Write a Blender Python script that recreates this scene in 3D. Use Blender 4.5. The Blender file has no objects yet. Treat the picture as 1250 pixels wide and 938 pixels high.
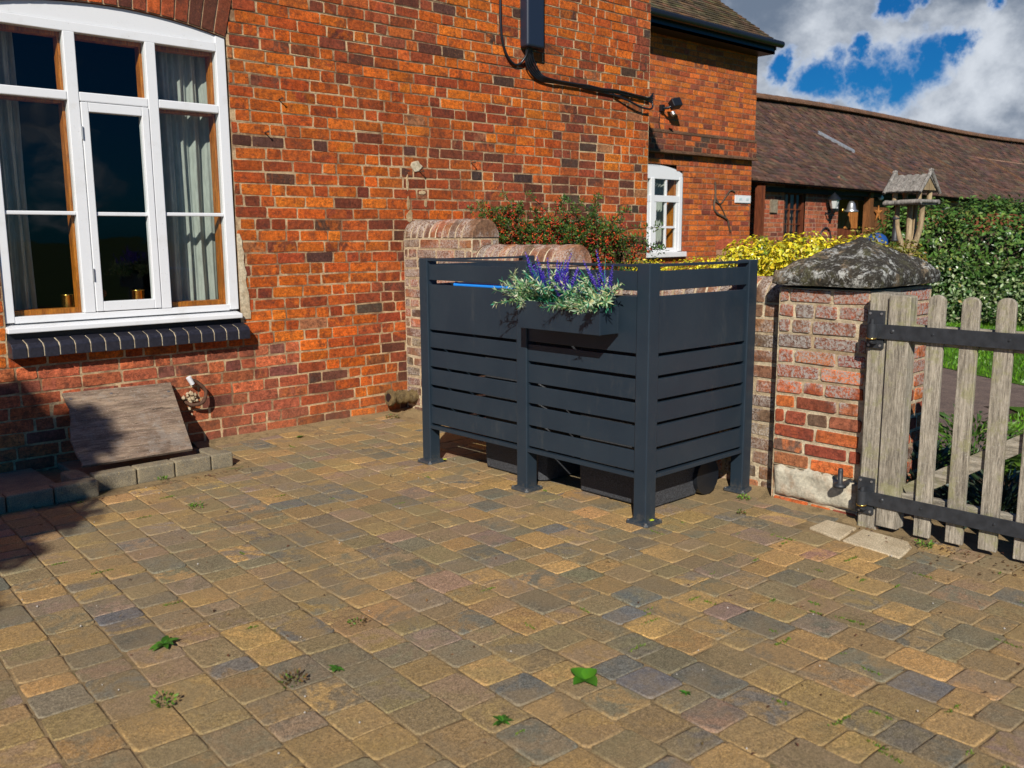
import bpy, math, random
from mathutils import Vector, Matrix
from math import sin, cos, pi, radians, sqrt, atan2, tan
sc = bpy.context.scene
col = sc.collection
R = random.Random

# ------------------------------------------------------------------ materials
class NT:
    def __init__(s, name):
        s.m = bpy.data.materials.new(name); s.m.use_nodes = True
        s.t = s.m.node_tree; s.n = s.t.nodes; s.l = s.t.links
        s.b = s.n['Principled BSDF']; s.out = s.n['Material Output']
        s.tc = None
    def node(s, typ, ins=None, **kw):
        nd = s.n.new(typ)
        for k, v in kw.items(): setattr(nd, k, v)
        for k, v in (ins or {}).items(): s.put(nd.inputs[k], v)
        return nd
    def put(s, sock, v):
        if isinstance(v, bpy.types.NodeSocket): s.l.new(v, sock)
        elif isinstance(v, (tuple, list)) and len(v) == 3 and sock.type == 'RGBA': sock.default_value = (*v, 1)
        else: sock.default_value = v
    def obj(s):
        if not s.tc: s.tc = s.node('ShaderNodeTexCoord').outputs['Object']
        return s.tc
    def scaled(s, sc3, vec=None):
        return s.node('ShaderNodeMapping', {'Vector': vec or s.obj(), 'Scale': sc3}).outputs[0]
    def noise(s, scale, detail=4, rough=.6, vec=None, dist=0):
        return s.node('ShaderNodeTexNoise', {'Vector': vec or s.obj(), 'Scale': scale, 'Detail': detail, 'Roughness': rough, 'Distortion': dist}).outputs['Fac']
    def voro(s, scale, vec=None, feature='F1'):
        return s.node('ShaderNodeTexVoronoi', {'Vector': vec or s.obj(), 'Scale': scale}, feature=feature).outputs['Distance']
    def rng(s, x, a, b, c=0., d=1., smooth=True):
        nd = s.node('ShaderNodeMapRange', {'Value': x, 'From Min': a, 'From Max': b, 'To Min': c, 'To Max': d})
        if smooth: nd.interpolation_type = 'SMOOTHSTEP'
        return nd.outputs[0]
    def math(s, op, a, b=0.):
        return s.node('ShaderNodeMath', {0: a, 1: b}, operation=op).outputs[0]
    def mix(s, f, a, b, mode='MIX'):
        nd = s.n.new('ShaderNodeMix'); nd.data_type = 'RGBA'; nd.blend_type = mode
        s.put(nd.inputs[0], f); s.put(nd.inputs[6], a); s.put(nd.inputs[7], b)
        return nd.outputs[2]
    def attr(s, name):
        return s.node('ShaderNodeAttribute', attribute_name=name).outputs['Color']
    def val(s, c, f):   # multiply colour by scalar
        return s.mix(1., c, s.node('ShaderNodeCombineColor', {0: f, 1: f, 2: f}).outputs[0], 'MULTIPLY')
    def bump(s, h, strength=.5, dist=.005):
        o = s.node('ShaderNodeBump', {'Height': h, 'Strength': strength, 'Distance': dist}).outputs[0]
        s.put(s.b.inputs['Normal'], o)
    def fin(s, color, rough=.8, spec=.5, metal=0.):
        s.put(s.b.inputs['Base Color'], color); s.put(s.b.inputs['Roughness'], rough)
        s.b.inputs['Specular IOR Level'].default_value = spec; s.b.inputs['Metallic'].default_value = metal
        return s.m

def m_brick(name, lime=.0, soot=.5, limecol=(.62, .56, .50), zl=None, dust=.0):
    t = NT(name)
    c = t.mix(t.rng(t.noise(7, 4, .7, dist=.8), .44, .58), t.attr('ca'), t.attr('cb'))
    n1 = t.noise(42, 6, .8); n2 = t.noise(1.6, 5, .65); n3 = t.noise(13, 6, .8)
    c = t.val(c, t.rng(n1, .3, .7, .55, 1.4))
    c = t.mix(t.math('MULTIPLY', t.rng(n3, .50, .62), soot), c, (.070, .034, .026))
    c = t.mix(t.math('MULTIPLY', t.rng(n2, .48, .64), soot * .7), c, (.12, .045, .028))
    c = t.mix(t.math('MULTIPLY', t.rng(t.noise(70, 5, .85, vec=t.scaled((.25, .25, 1))), .54, .62), .55), c, (.085, .036, .026))
    c = t.mix(t.math('MULTIPLY', t.rng(t.noise(120, 3, .7), .60, .66), .7), c, (.03, .018, .014))
    c = t.mix(t.math('MULTIPLY', t.rng(t.noise(85, 4, .8), .60, .67), .35), c, (.66, .24, .07))
    if lime > 0:
        n5 = t.noise(75, 7, .85); n6 = t.noise(5, 4, .6)
        if zl: n6 = t.math('ADD', n6, t.rng(t.node('ShaderNodeSeparateXYZ', {0: t.obj()}).outputs[2], zl[0], zl[1], -.16, .12))
        f = t.math('MULTIPLY', t.rng(n5, .46, .54), t.rng(n6, .40, .56)); c = t.mix(t.math('MULTIPLY', f, lime), c, limecol)
    if dust > 0:
        c = t.mix(t.math('MULTIPLY', t.rng(t.noise(3.2, 6, .75, vec=t.scaled((1, 1, .22))), .54, .68), .5), c, t.val(c, .45))
        zz = t.node('ShaderNodeSeparateXYZ', {0: t.obj()}).outputs[2]
        c = t.mix(t.math('MULTIPLY', t.rng(t.math('ADD', zz, t.math('MULTIPLY', t.noise(6, 5, .7), .5)), .62, .22), dust), c, (.34, .17, .10))
    t.bump(t.math('ADD', t.noise(38, 7, .85), t.math('MULTIPLY', t.noise(160, 4, .8), .5)), .9, .007)
    return t.fin(c, .92, .15)

def m_mortar(name, a, b, bias=.5):
    t = NT(name)
    n = t.noise(5, 5, .7); n2 = t.noise(60, 4, .7)
    c = t.mix(t.rng(n, bias - .12, bias + .12), a, b); c = t.mix(1., c, t.attr('ca'), 'MULTIPLY'); c = t.val(c, t.rng(n2, .25, .75, .7, 1.2))
    t.bump(t.noise(120, 5, .8), .9, .006)
    return t.fin(c, .95, .2)

def m_paver():
    t = NT('paver_concrete')
    n = t.noise(8, 5, .7, dist=.6); f = t.rng(n, .43, .57)
    c = t.mix(f, t.attr('ca'), t.attr('cb'))
    c = t.val(c, t.rng(t.noise(65, 6, .85), .3, .7, .62, 1.5)); c = t.val(c, t.rng(t.noise(190, 3, .8), .34, .66, .6, 1.45))
    c = t.mix(t.math('MULTIPLY', t.rng(t.noise(240, 2, .6), .60, .7), .55), c, (.52, .42, .3))
    c = t.mix(t.math('MULTIPLY', t.rng(t.noise(200, 2, .6, vec=t.scaled((1.07, .93, 1))), .60, .7), .6), c, (.06, .05, .045))
    c = t.mix(t.math('MULTIPLY', t.rng(t.noise(2.3, 6, .75), .42, .60), .45), c, (.27, .195, .10))
    t.bump(t.math('ADD', t.noise(180, 4, .75), t.math('MULTIPLY', t.noise(20, 3, .6), .8)), .7, .004)
    return t.fin(c, .85, .3)

def m_sand():
    t = NT('jointing_sand')
    c = t.mix(t.rng(t.noise(11, 5, .75), .45, .66), (.33, .235, .12), (.20, .145, .075))
    c = t.mix(t.math('MULTIPLY', t.rng(t.noise(3.1, 5, .75), .60, .66), .6), c, (.11, .13, .04))
    c = t.val(c, t.rng(t.noise(300, 3, .7), .3, .7, .6, 1.3))
    t.bump(t.noise(250, 4, .7), .9, .006)
    return t.fin(c, .95, .2)

def m_wood(name, a, b, axis='Z', scale=30, lichen=None, rough=.85, spec=.25, st=.06):
    t = NT(name)
    s3 = {'Z': (1, 1, st), 'X': (st, 1, 1), 'Y': (1, st, 1)}[axis]
    v = t.scaled(s3)
    g = t.noise(scale, 6, .7, vec=v, dist=.6); g2 = t.noise(scale * 4, 5, .8, vec=t.scaled(tuple(x if x == 1 else .12 for x in s3)))
    c = t.mix(t.rng(g, .38, .62), a, b); c = t.val(c, t.rng(g2, .32, .68, .55, 1.32))
    c = t.mix(t.math('MULTIPLY', t.rng(t.noise(scale * 2, 5, .75, vec=v), .60, .66), .75), c, tuple(x * .3 for x in b))
    if lichen:
        c = t.mix(t.math('MULTIPLY', t.rng(t.noise(6, 6, .75), .50, .62), .6), c, lichen)
        c = t.mix(t.math('MULTIPLY', t.rng(t.noise(110, 4, .8), .58, .66), .5), c, (.55, .53, .45))
        c = t.mix(t.rng(t.voro(3.3), .05, .02), c, (.10, .07, .04))
        c = t.mix(t.math('MULTIPLY', t.rng(t.noise(2.6, 5, .7), .54, .68), .5), c, t.val(c, .6))
    t.bump(t.math('ADD', g, t.math('MULTIPLY', g2, .8)), .8, .005)
    return t.fin(c, rough, spec)

def m_plain(name, c, rough=.6, spec=.5, metal=0., nz=0., nscale=40, bump=0., bscale=200):
    t = NT(name)
    if nz > 0: c = t.val(c, t.rng(t.noise(nscale, 4, .65), .25, .75, 1 - nz, 1 + nz * .6))
    if bump > 0: t.bump(t.noise(bscale, 3, .6), bump, .002)
    return t.fin(c, rough, spec, metal)

def m_leaf(name, rough=.45, spec=.4, trans=.25):
    t = NT(name); c = t.attr('ca'); t.put(t.b.inputs['Base Color'], c)
    t.b.inputs['Roughness'].default_value = rough; t.b.inputs['Specular IOR Level'].default_value = spec
    tr = t.node('ShaderNodeBsdfTranslucent', {'Color': t.val(c, 1.3)}).outputs[0]
    mx = t.node('ShaderNodeMixShader', {0: trans, 1: t.b.outputs[0], 2: tr}).outputs[0]
    t.l.new(mx, t.out.inputs[0]); return t.m

def m_glass():
    t = NT('window_glass')
    tr = t.node('ShaderNodeBsdfTransparent', {'Color': (.82, .86, .84, 1)}).outputs[0]
    n = t.node('ShaderNodeBump', {'Height': t.noise(3, 2, .5), 'Strength': .12, 'Distance': .01}).outputs[0]
    gl = t.node('ShaderNodeBsdfGlossy', {'Roughness': .01, 'Normal': n, 'Color': (.9, .9, .9, 1)}).outputs[0]
    lw = t.node('ShaderNodeLayerWeight', {'Blend': .5}).outputs['Facing']
    fr = t.math('ADD', t.math('MULTIPLY', t.math('POWER', lw, 5.), .9), .045)
    mx = t.node('ShaderNodeMixShader', {0: fr, 1: tr, 2: gl}).outputs[0]
    t.l.new(mx, t.out.inputs[0]); return t.m

def m_cloth(name, c, trans=.35):
    t = NT(name)
    c2 = t.val(c, t.rng(t.noise(60, 3, .6, vec=t.scaled((1, 1, .2))), .3, .7, .85, 1.1))
    t.put(t.b.inputs['Base Color'], c2); t.b.inputs['Roughness'].default_value = .95
    tr = t.node('ShaderNodeBsdfTranslucent', {'Color': c2}).outputs[0]
    t.l.new(t.node('ShaderNodeMixShader', {0: trans, 1: t.b.outputs[0], 2: tr}).outputs[0], t.out.inputs[0]); return t.m

def m_paint():
    t = NT('white_gloss_paint'); n = t.noise(5, 6, .7)
    c = t.mix(t.math('MULTIPLY', t.rng(n, .52, .7), .35), (.78, .79, .80), (.62, .61, .57))
    c = t.mix(t.math('MULTIPLY', t.rng(t.noise(60, 5, .85), .63, .68), .55), c, (.34, .31, .26))
    t.bump(t.noise(30, 5, .7, vec=t.scaled((1, 1, .3))), .25, .002)
    return t.fin(c, .38, .5)

def m_steel(name='anthracite_steel', dk=.28):
    t = NT(name)
    c = t.mix(t.rng(t.noise(4, 5, .6), .3, .7), (.016, .028, .042), (.020, .033, .047))
    zz = t.node('ShaderNodeSeparateXYZ', {0: t.obj()}).outputs[2]
    c = t.mix(t.math('MULTIPLY', t.rng(t.noise(9, 6, .8, vec=t.scaled((1, 1, .25))), .54, .72), .12), c, (.16, .15, .13))
    c = t.mix(t.math('MULTIPLY', t.rng(t.math('SUBTRACT', t.noise(40, 5, .8), t.math('MULTIPLY', zz, 3.5)), .32, .6), dk), c, (.20, .16, .11))
    t.bump(t.noise(700, 2, .5), .06, .001)
    return t.fin(c, t.rng(t.noise(7, 4, .7), .3, .7, .38, .52), .45)

def m_stone_cap():
    t = NT('lichened_sandstone')
    n = t.noise(6, 6, .7, dist=.5); n2 = t.noise(17, 8, .85, dist=.5); n3 = t.noise(90, 4, .7)
    c = t.mix(t.rng(t.math('ADD', n, t.rng(t.node('ShaderNodeSeparateXYZ', {0: t.obj()}).outputs[2], .0, .12, -.06, .05)), .42, .53), (.30, .225, .14), (.055, .048, .038))
    c = t.mix(t.math('MULTIPLY', t.rng(t.noise(9, 5, .7, vec=t.scaled((1, 1.2, .8))), .52, .66), .8), c, (.12, .115, .055))
    v = t.voro(7)
    w = t.math('MULTIPLY', t.rng(n2, .515, .545), t.rng(t.noise(5, 6, .7), .46, .53))
    c = t.mix(w, c, (.50, .50, .46))
    c = t.mix(t.rng(t.math('ADD', v, t.math('MULTIPLY', n2, .12)), .14, .11), c, (.55, .56, .50))
    c = t.val(c, t.rng(n3, .32, .68, .75, 1.5)); c = t.mix(t.math('MULTIPLY', t.rng(t.noise(55, 5, .85), .58, .63), .8), c, (.42, .43, .36)); c = t.mix(t.math('MULTIPLY', t.rng(t.noise(48, 5, .85, vec=t.scaled((1.1,.9,1))), .60, .64), .4), c, (.02, .018, .014))
    t.bump(t.math('ADD', n2, t.math('MULTIPLY', n3, .8)), 1., .018)
    return t.fin(c, .95, .2)

def m_tile(name):
    t = NT(name); c = t.attr('ca')
    c = t.val(c, t.rng(t.noise(8, 5, .7), .25, .75, .6, 1.3))
    c = t.mix(t.math('MULTIPLY', t.rng(t.noise(14, 5, .75), .6, .68), .6), c, (.30, .28, .22))
    c = t.mix(t.math('MULTIPLY', t.rng(t.noise(.8, 4, .6), .48, .66), .3), c, (.08, .062, .035))
    t.bump(t.noise(50, 4, .7), .6, .01)
    return t.fin(c, .9, .2)

def m_ground(name, a, b, scale=6, c3=None, bs=1.):
    t = NT(name)
    c = t.mix(t.rng(t.noise(scale, 6, .7), .35, .65), a, b)
    if c3: c = t.mix(t.rng(t.noise(scale * 9, 4, .7), .58, .66), c, c3)
    c = t.val(c, t.rng(t.noise(scale * 25, 4, .7), .3, .7, .6, 1.35))
    t.bump(t.noise(scale * 20, 5, .8), bs, .02 if bs == 1. else .006)
    return t.fin(c, .95, .2)

M = dict(
 brick=m_brick('old_orange_brick', .0, .55, dust=.22), brick_low=m_brick('lime_stained_brick', .6, .5), brick_pier=m_brick('pier_brick', .92, .35, (.44, .41, .37), zl=(.45, .8)), brick_far=m_brick('far_brick', .0, .35),
 mortar=m_mortar('old_mortar', (.66, .49, .29), (.27, .16, .09), .50), mortar_lt=m_mortar('lime_mortar', (.70, .60, .42), (.46, .35, .22), .50),
 mortar_far=m_mortar('pink_mortar', (.36, .19, .11), (.30, .13, .07)), mortar_wing=m_mortar('wing_mortar', (.50, .30, .21), (.40, .22, .14)),
 render=m_mortar('white_render', (.58, .53, .41), (.40, .26, .16), .56),
 paver=m_paver(), sand=m_sand(),
 kerb=m_ground('kerb_concrete', (.30, .25, .16), (.19, .165, .12), 8, (.36, .27, .14), bs=.5),
 steel=m_steel(), steel2=m_steel('planter_steel', 0.),
 white=m_paint(),
 stain=m_wood('orange_stained_wood', (.60, .20, .022), (.44, .13, .014), 'Z', 20, None, .4, .5),
 glass=m_glass(), curtain=m_cloth('curtain_cloth', (.62, .66, .60)), blind=m_cloth('lace_cloth', (.6, .52, .4)),
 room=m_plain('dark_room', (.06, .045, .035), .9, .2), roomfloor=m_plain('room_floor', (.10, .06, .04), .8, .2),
 brass=m_plain('brass', (.75, .50, .12), .25, .5, 1.), blue_brick=m_plain('blue_engineering_brick', (.022, .022, .032), .38, .55, 0, .4, 60, .4, 120),
 gatewood=m_wood('weathered_oak', (.42, .37, .29), (.27, .235, .18), 'Z', 32, (.30, .29, .13)),
 gatewood_y=m_wood('weathered_oak_rail', (.40, .355, .28), (.26, .225, .17), 'Y', 32, (.30, .29, .13)),
 ply=m_wood('weathered_plywood', (.29, .21, .145), (.20, .140, .10), 'X', 14, (.28, .24, .20), st=.3),
 iron=m_plain('black_iron', (.030, .033, .038), .5, .5, .0, .35, 25, .3, 150), rust=m_plain('rusty_iron', (.10, .05, .03), .85, .3, 0, .4, 60),
 zinc=m_plain('galvanised', (.45, .45, .45), .4, .5, .8), blackpl=m_plain('black_plastic', (.012, .014, .018), .35, .5, 0, .2, 20),
 cabox=m_plain('dark_grey_box', (.018, .026, .045), .35, .5), binpl=m_plain('bin_plastic', (.06, .064, .072), .6, .3, 0, .75, 160, .6, 300),
 blue=m_plain('blue_plastic', (.015, .26, .85), .35, .5), cap=m_stone_cap(), flag=m_ground('pale_flagstone', (.60, .50, .34), (.46, .37, .24), 7, bs=.5),
 clay=m_ground('encrusted_clay', (.35, .25, .11), (.16, .11, .055), 22, (.5, .42, .28)),
 leaf=m_leaf('leaf'), leafgloss=m_leaf('glossy_leaf', .3, .5, .15), petal=m_leaf('artificial_leaf', .5, .3, .25), bark=m_wood('bark', (.14, .10, .07), (.07, .05, .035), 'Z', 20),
 stick=m_wood('pale_stripped_log', (.42, .32, .19), (.28, .20, .11), 'Z', 14), shingle=m_wood('grey_boards', (.30, .28, .25), (.19, .175, .155), 'Z', 20),
 tile=m_tile('clay_tile'), lead=m_plain('lead_flashing', (.33, .35, .38), .5, .5, .2, .3, 20), ridge=m_ground('ridge_clay', (.23, .12, .07), (.14, .08, .05), 4),
 darkwood=m_plain('dark_timber', (.018, .012, .009), .7, .3, 0, .3, 10), redwood=m_wood('red_brown_timber', (.20, .055, .02), (.12, .03, .012), 'Z', 10),
 orangewood=m_wood('orange_timber', (.50, .20, .05), (.36, .12, .025), 'Z', 8), starwood=m_wood('brown_board', (.22, .09, .03), (.15, .06, .02), 'Z', 8),
 sign=m_plain('white_sign', (.80, .80, .80), .4, .5), slate=m_plain('black_slate', (.015, .018, .022), .4, .5), print_=m_plain('pale_print', (.55, .66, .66), .6),
 lawn=m_ground('lawn_soil', (.085, .20, .012), (.06, .14, .01), 3), soil=m_ground('soil', (.09, .06, .04), (.05, .035, .025), 4, (.16, .11, .07)),
 path=m_ground('gravel_path', (.27, .20, .165), (.19, .14, .12), 6, (.36, .29, .24)), field=m_ground('grass_field', (.06, .10, .02), (.045, .08, .02), .3),
 bluecloth=m_plain('blue_cover', (.015, .07, .26), .5, .4), terra=m_plain('terracotta', (.42, .15, .08), .8, .3, 0, .2, 12),
 lampglass=m_plain('frosted_glass', (.6, .62, .6), .15, .7), stonepale=m_ground('pale_stone', (.42, .35, .25), (.28, .22, .15), 9),
 tagm=m_plain('yellow_leaf_scrap', (.55, .65, .04), .5), berry=m_leaf('berry', .3, .5, .05),
)

# ------------------------------------------------------------------ mesh builder
class MB:
    def __init__(s): s.v = []; s.f = []; s.m = []; s.a = []; s.b = []; s.sm = []
    def add(s, vs, fs, mi=0, ca=(1, 1, 1), cb=None, smooth=False):
        o = len(s.v); s.v.extend([tuple(v) for v in vs])
        for f in fs:
            s.f.append([o + i for i in f]); s.m.append(mi); s.a.append(ca); s.b.append(cb or ca); s.sm.append(smooth)
    def box(s, x0, x1, y0, y1, z0, z1, mi=0, ca=(1, 1, 1)):
        s.add([(x0,y0,z0),(x1,y0,z0),(x1,y1,z0),(x0,y1,z0),(x0,y0,z1),(x1,y0,z1),(x1,y1,z1),(x0,y1,z1)],
              [(0,3,2,1),(4,5,6,7),(0,1,5,4),(1,2,6,5),(2,3,7,6),(3,0,4,7)], mi, ca)
    def obox(s, c, X, Y, Z, mi=0, ca=(1, 1, 1)):   # centre and three half-axis vectors
        c, X, Y, Z = map(Vector, (c, X, Y, Z))
        vs = [c+a*X+b*Y+d*Z for d in (-1,1) for a, b in ((-1,-1),(1,-1),(1,1),(-1,1))]
        s.add(vs, [(0,3,2,1),(4,5,6,7),(0,1,5,4),(1,2,6,5),(2,3,7,6),(3,0,4,7)], mi, ca)
    def tube(s, pts, rad, n=8, mi=0, ca=(1, 1, 1), cap=True, smooth=True):
        pts = [Vector(p) for p in pts]
        rad = rad if isinstance(rad, (list, tuple)) else [rad]*len(pts)
        rings = []; t0 = (pts[1]-pts[0]).normalized()
        up = Vector((0,0,1)) if abs(t0.z) < .9 else Vector((1,0,0))
        a = t0.cross(up).normalized()
        for i, p in enumerate(pts):
            t = (pts[min(i+1, len(pts)-1)] - pts[max(i-1, 0)]).normalized()
            a = (a - t*a.dot(t)).normalized(); b = t.cross(a)
            rings.append([p + (a*cos(2*pi*k/n) + b*sin(2*pi*k/n))*rad[i] for k in range(n)])
        vs = [v for r in rings for v in r]; fs = []
        for i in range(len(pts)-1):
            for k in range(n): fs.append((i*n+k, i*n+(k+1)%n, (i+1)*n+(k+1)%n, (i+1)*n+k))
        s.add(vs, fs, mi, ca, smooth=smooth)
        if cap: s.add(rings[0], [tuple(range(n))[::-1]], mi, ca); s.add(rings[-1], [tuple(range(n))], mi, ca)
    def lathe(s, c, prof, n=20, mi=0, ca=(1, 1, 1), smooth=True):   # prof: (r,z)
        c = Vector(c); vs = []; fs = []
        for r, z in prof: vs += [c + Vector((r*cos(2*pi*k/n), r*sin(2*pi*k/n), z)) for k in range(n)]
        for i in range(len(prof)-1):
            for k in range(n): fs.append((i*n+k, i*n+(k+1)%n, (i+1)*n+(k+1)%n, (i+1)*n+k))
        s.add(vs, fs, mi, ca, smooth=smooth)
    def prism(s, poly, d, mi=0, ca=(1, 1, 1)):   # polygon of 3D points extruded by vector d
        p = [Vector(q) for q in poly]; d = Vector(d); n = len(p)
        s.add(p + [q+d for q in p], [tuple(range(n))[::-1], tuple(range(n, 2*n))] + [(i, (i+1)%n, n+(i+1)%n, n+i) for i in range(n)], mi, ca)
    def octa(s, c, r, mi=0, ca=(1, 1, 1)):
        c = Vector(c)
        vs = [c+Vector(d)*r for d in ((1,0,0),(-1,0,0),(0,1,0),(0,-1,0),(0,0,1),(0,0,-1))]
        s.add(vs, [(0,2,4),(2,1,4),(1,3,4),(3,0,4),(2,0,5),(1,2,5),(3,1,5),(0,3,5)], mi, ca, smooth=True)
    def leaf(s, p, d, nrm, L, w, mi=0, ca=(1, 1, 1), curl=.15):
        p, d = Vector(p), Vector(d).normalized(); nrm = Vector(nrm)
        b = d.cross(nrm); b = b.normalized() if b.length > 1e-4 else d.orthogonal().normalized(); n = b.cross(d)
        q = [p, p+d*L*.5+b*w/2+n*curl*w, p+d*L-n*curl*L*.6, p+d*L*.5-b*w/2+n*curl*w, p+d*L*.5]
        s.add(q, [(0,1,4),(4,1,2),(0,4,3),(4,2,3)], mi, ca)
    def oval(s, p, d, nrm, L, w, ca, n=5):
        p, d = Vector(p), Vector(d).normalized(); nrm = Vector(nrm); b = d.cross(nrm).normalized(); m_ = b.cross(d)
        mid = []; lft = []; rgt = []
        for i in range(n+1):
            t = i/n; ww = w*.5*(sin(pi*min(1, t**.75))**.8 if 0 < t < 1 else 0)+.0006; dr = -L*.28*t*t
            c = p+d*L*t+m_*dr; mid.append(c); lft.append(c+b*ww+m_*ww*.35); rgt.append(c-b*ww+m_*ww*.35)
        vs = mid+lft+rgt; k = n+1
        s.add(vs, [f for i in range(n) for f in ((i, i+1, k+i+1, k+i), (i, 2*k+i, 2*k+i+1, i+1))], 0, ca, smooth=True)
    def build(s, name, mats, parent=None, bevel=0, label=None, seg=2):
        if not isinstance(mats, (list, tuple)): mats = [mats]
        if parent is not None: off = wloc(parent)
        else:
            xs, ys, zs = zip(*s.v); off = Vector(((min(xs)+max(xs))/2, (min(ys)+max(ys))/2, min(zs)))
        me = bpy.data.meshes.new(name)
        me.from_pydata([(x-off.x, y-off.y, z-off.z) for x, y, z in s.v], [], s.f)
        for m in mats: me.materials.append(m)
        me.polygons.foreach_set('material_index', s.m); me.polygons.foreach_set('use_smooth', s.sm)
        for nm, dat in (('ca', s.a), ('cb', s.b)):
            at = me.attributes.new(nm, 'FLOAT_COLOR', 'FACE'); flat = []
            for c in dat: flat += [c[0], c[1], c[2], 1.]
            at.data.foreach_set('color', flat)
        me.update()
        o = bpy.data.objects.new(name, me); col.objects.link(o)
        if parent is not None: o.parent = parent
        else: o.location = off
        if bevel:
            md = o.modifiers.new('bevel', 'BEVEL'); md.width = bevel; md.segments = seg; md.limit_method = 'ANGLE'; md.angle_limit = radians(40)
        if label: o['label'] = label
        return o

def wloc(o):
    v = Vector((0, 0, 0))
    while o is not None: v += Vector(o.location); o = o.parent
    return v
def tag(o, label=None, cat=None, group=None, kind=None):
    if label: o['label'] = label
    if cat: o['category'] = cat
    if group: o['group'] = group
    if kind: o['kind'] = kind
    return o
def thing(name, loc, label, cat, group=None):
    o = bpy.data.objects.new(name, None); col.objects.link(o); o.location = loc; o.empty_display_size = .2
    return tag(o, label, cat, group)
def jit(rnd, c, a): 
    k = 1 + rnd.uniform(-a, a); return tuple(max(0, x*k*(1+rnd.uniform(-a, a)*.4)) for x in c)
def pick(rnd, pal): return rnd.choices([p[0] for p in pal], [p[1] for p in pal])[0]

# ------------------------------------------------------------------ bricks
def sub_int(a, b, cuts):
    segs = [(a, b)]
    for c0, c1 in cuts:
        nx = []
        for x0, x1 in segs:
            if c1 <= x0 or c0 >= x1: nx.append((x0, x1)); continue
            if c0 > x0: nx.append((x0, c0))
            if c1 < x1: nx.append((c1, x1))
        segs = nx
    return segs
def brick_poly(mb, O, U, V, N, u0, u1, v0, v1, rnd, c, prot, cor=.006, ins=.004, jt=.0015, mi=0, cb=None):
    w, h = u1-u0, v1-v0; cor = min(cor, w*.3, h*.3)
    pts = [(cor,0),(w-cor,0),(w,cor),(w,h-cor),(w-cor,h),(cor,h),(0,h-cor),(0,cor)]
    cx, cy = w/2, h/2; outer = []; inner = []
    tl = rnd.uniform(-.0015, .0015)
    wv = .0035*sin((u0+v0*3.1)*1.3)+.002*sin(u0*4.7+v0*9)
    for x, y in pts:
        x += rnd.uniform(-jt, jt); y += rnd.uniform(-jt, jt)+wv
        outer.append(O+U*(u0+x)+V*(v0+y)-N*.003)
        k = ins*rnd.uniform(.6, 1.5)
        xi = x + (k if x < cx else -k); yi = y + (k if y < cy else -k)
        inner.append(O+U*(u0+xi)+V*(v0+yi)+N*(prot+tl*(1 if x < cx else -1)))
    mb.add(outer+inner, [tuple(range(8, 16))]+[(i, (i+1)%8, 8+(i+1)%8, 8+i) for i in range(8)], mi, c, cb)
def bricks(mb, O, U, V, N, u0, u1, v0, v1, rnd, pal, h=.08, L=.232, j=.010, prot=.006, cuts=lambda v: [], hdr=.35, ja=.22, mortar=1, jt=.0015, palf=None, solid=True, bed=.8, jb=None):
    jb = jb or j
    O, U, V, N = map(Vector, (O, U, V, N)); n = max(1, int(round((v1-v0)/h))); h = (v1-v0)/n
    for i in range(n):
        va, vb = v0+i*h, v0+(i+1)*h; ct = cuts((va+vb)/2)
        if solid:
            for a, b in sub_int(u0, u1, ct):
                v_ = va
                for vn_, k_ in ((va+j*.6, bed), (vb-j*.6, 1.), (vb, bed)):
                    kc = k_(a, va) if callable(k_) else k_
                    mb.add([O+U*a+V*v_, O+U*b+V*v_, O+U*b+V*vn_, O+U*a+V*vn_], [(0,1,2,3)], mortar, (kc, kc*.96, kc*.92)); v_ = vn_
        u = u0 - (L/2 if i % 2 else 0) - rnd.uniform(0, L*.3)
        while u < u1:
            l = (L/2 if rnd.random() < hdr else L)*rnd.uniform(.94, 1.05)
            a0, b0 = max(u, u0), min(u+l, u1)
            pp = palf((a0+b0)/2, va) if palf else pal
            c = jit(rnd, pick(rnd, pp), ja); cb = jit(rnd, pick(rnd, pp), ja) if rnd.random() < .5 else c; cb = tuple(.3*x_+.7*y_ for x_, y_ in zip(c, cb))
            for a, b in sub_int(a0, b0, ct):
                if b-a > .035: brick_poly(mb, O, U, V, N, a+j/2, b-j/2, va+jb/2+rnd.uniform(-.0015, .0015), vb-jb/2+rnd.uniform(-.0015, .0015), rnd, c, prot*rnd.uniform(.5, 1.4), jt=jt, cb=cb)
            u += l
PAL = [((.68,.165,.020),3.6),((.60,.128,.018),5.5),((.49,.095,.020),4.5),((.36,.070,.024),2.6),((.22,.052,.026),1.6),((.10,.050,.036),.8),((.42,.18,.08),.3)]
PALDK = [((.58,.13,.030),3.4),((.40,.085,.032),3.5),((.27,.068,.034),3),((.15,.055,.036),2.4),((.085,.058,.045),1.2)]
PALLOW = [((.60,.16,.06),4),((.50,.13,.06),4),((.38,.11,.06),3),((.24,.085,.06),1.2)]
PALGW = [((.40,.15,.07),2.2),((.30,.15,.085),3.4),((.24,.13,.08),3.4),((.17,.11,.07),2.4),((.3,.21,.13),1)]
PALPIER = [((.62,.16,.045),3.5),((.50,.115,.045),3),((.34,.085,.045),2.2),((.48,.17,.08),1.2),((.22,.13,.09),1)]
PALFAR = [((.66,.17,.032),5),((.56,.13,.032),4),((.42,.095,.034),2.6),((.26,.07,.04),1.3)]
PALWING = [((.52,.155,.07),5),((.42,.11,.055),4),((.24,.075,.05),2.2)]

W = 5.9
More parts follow.
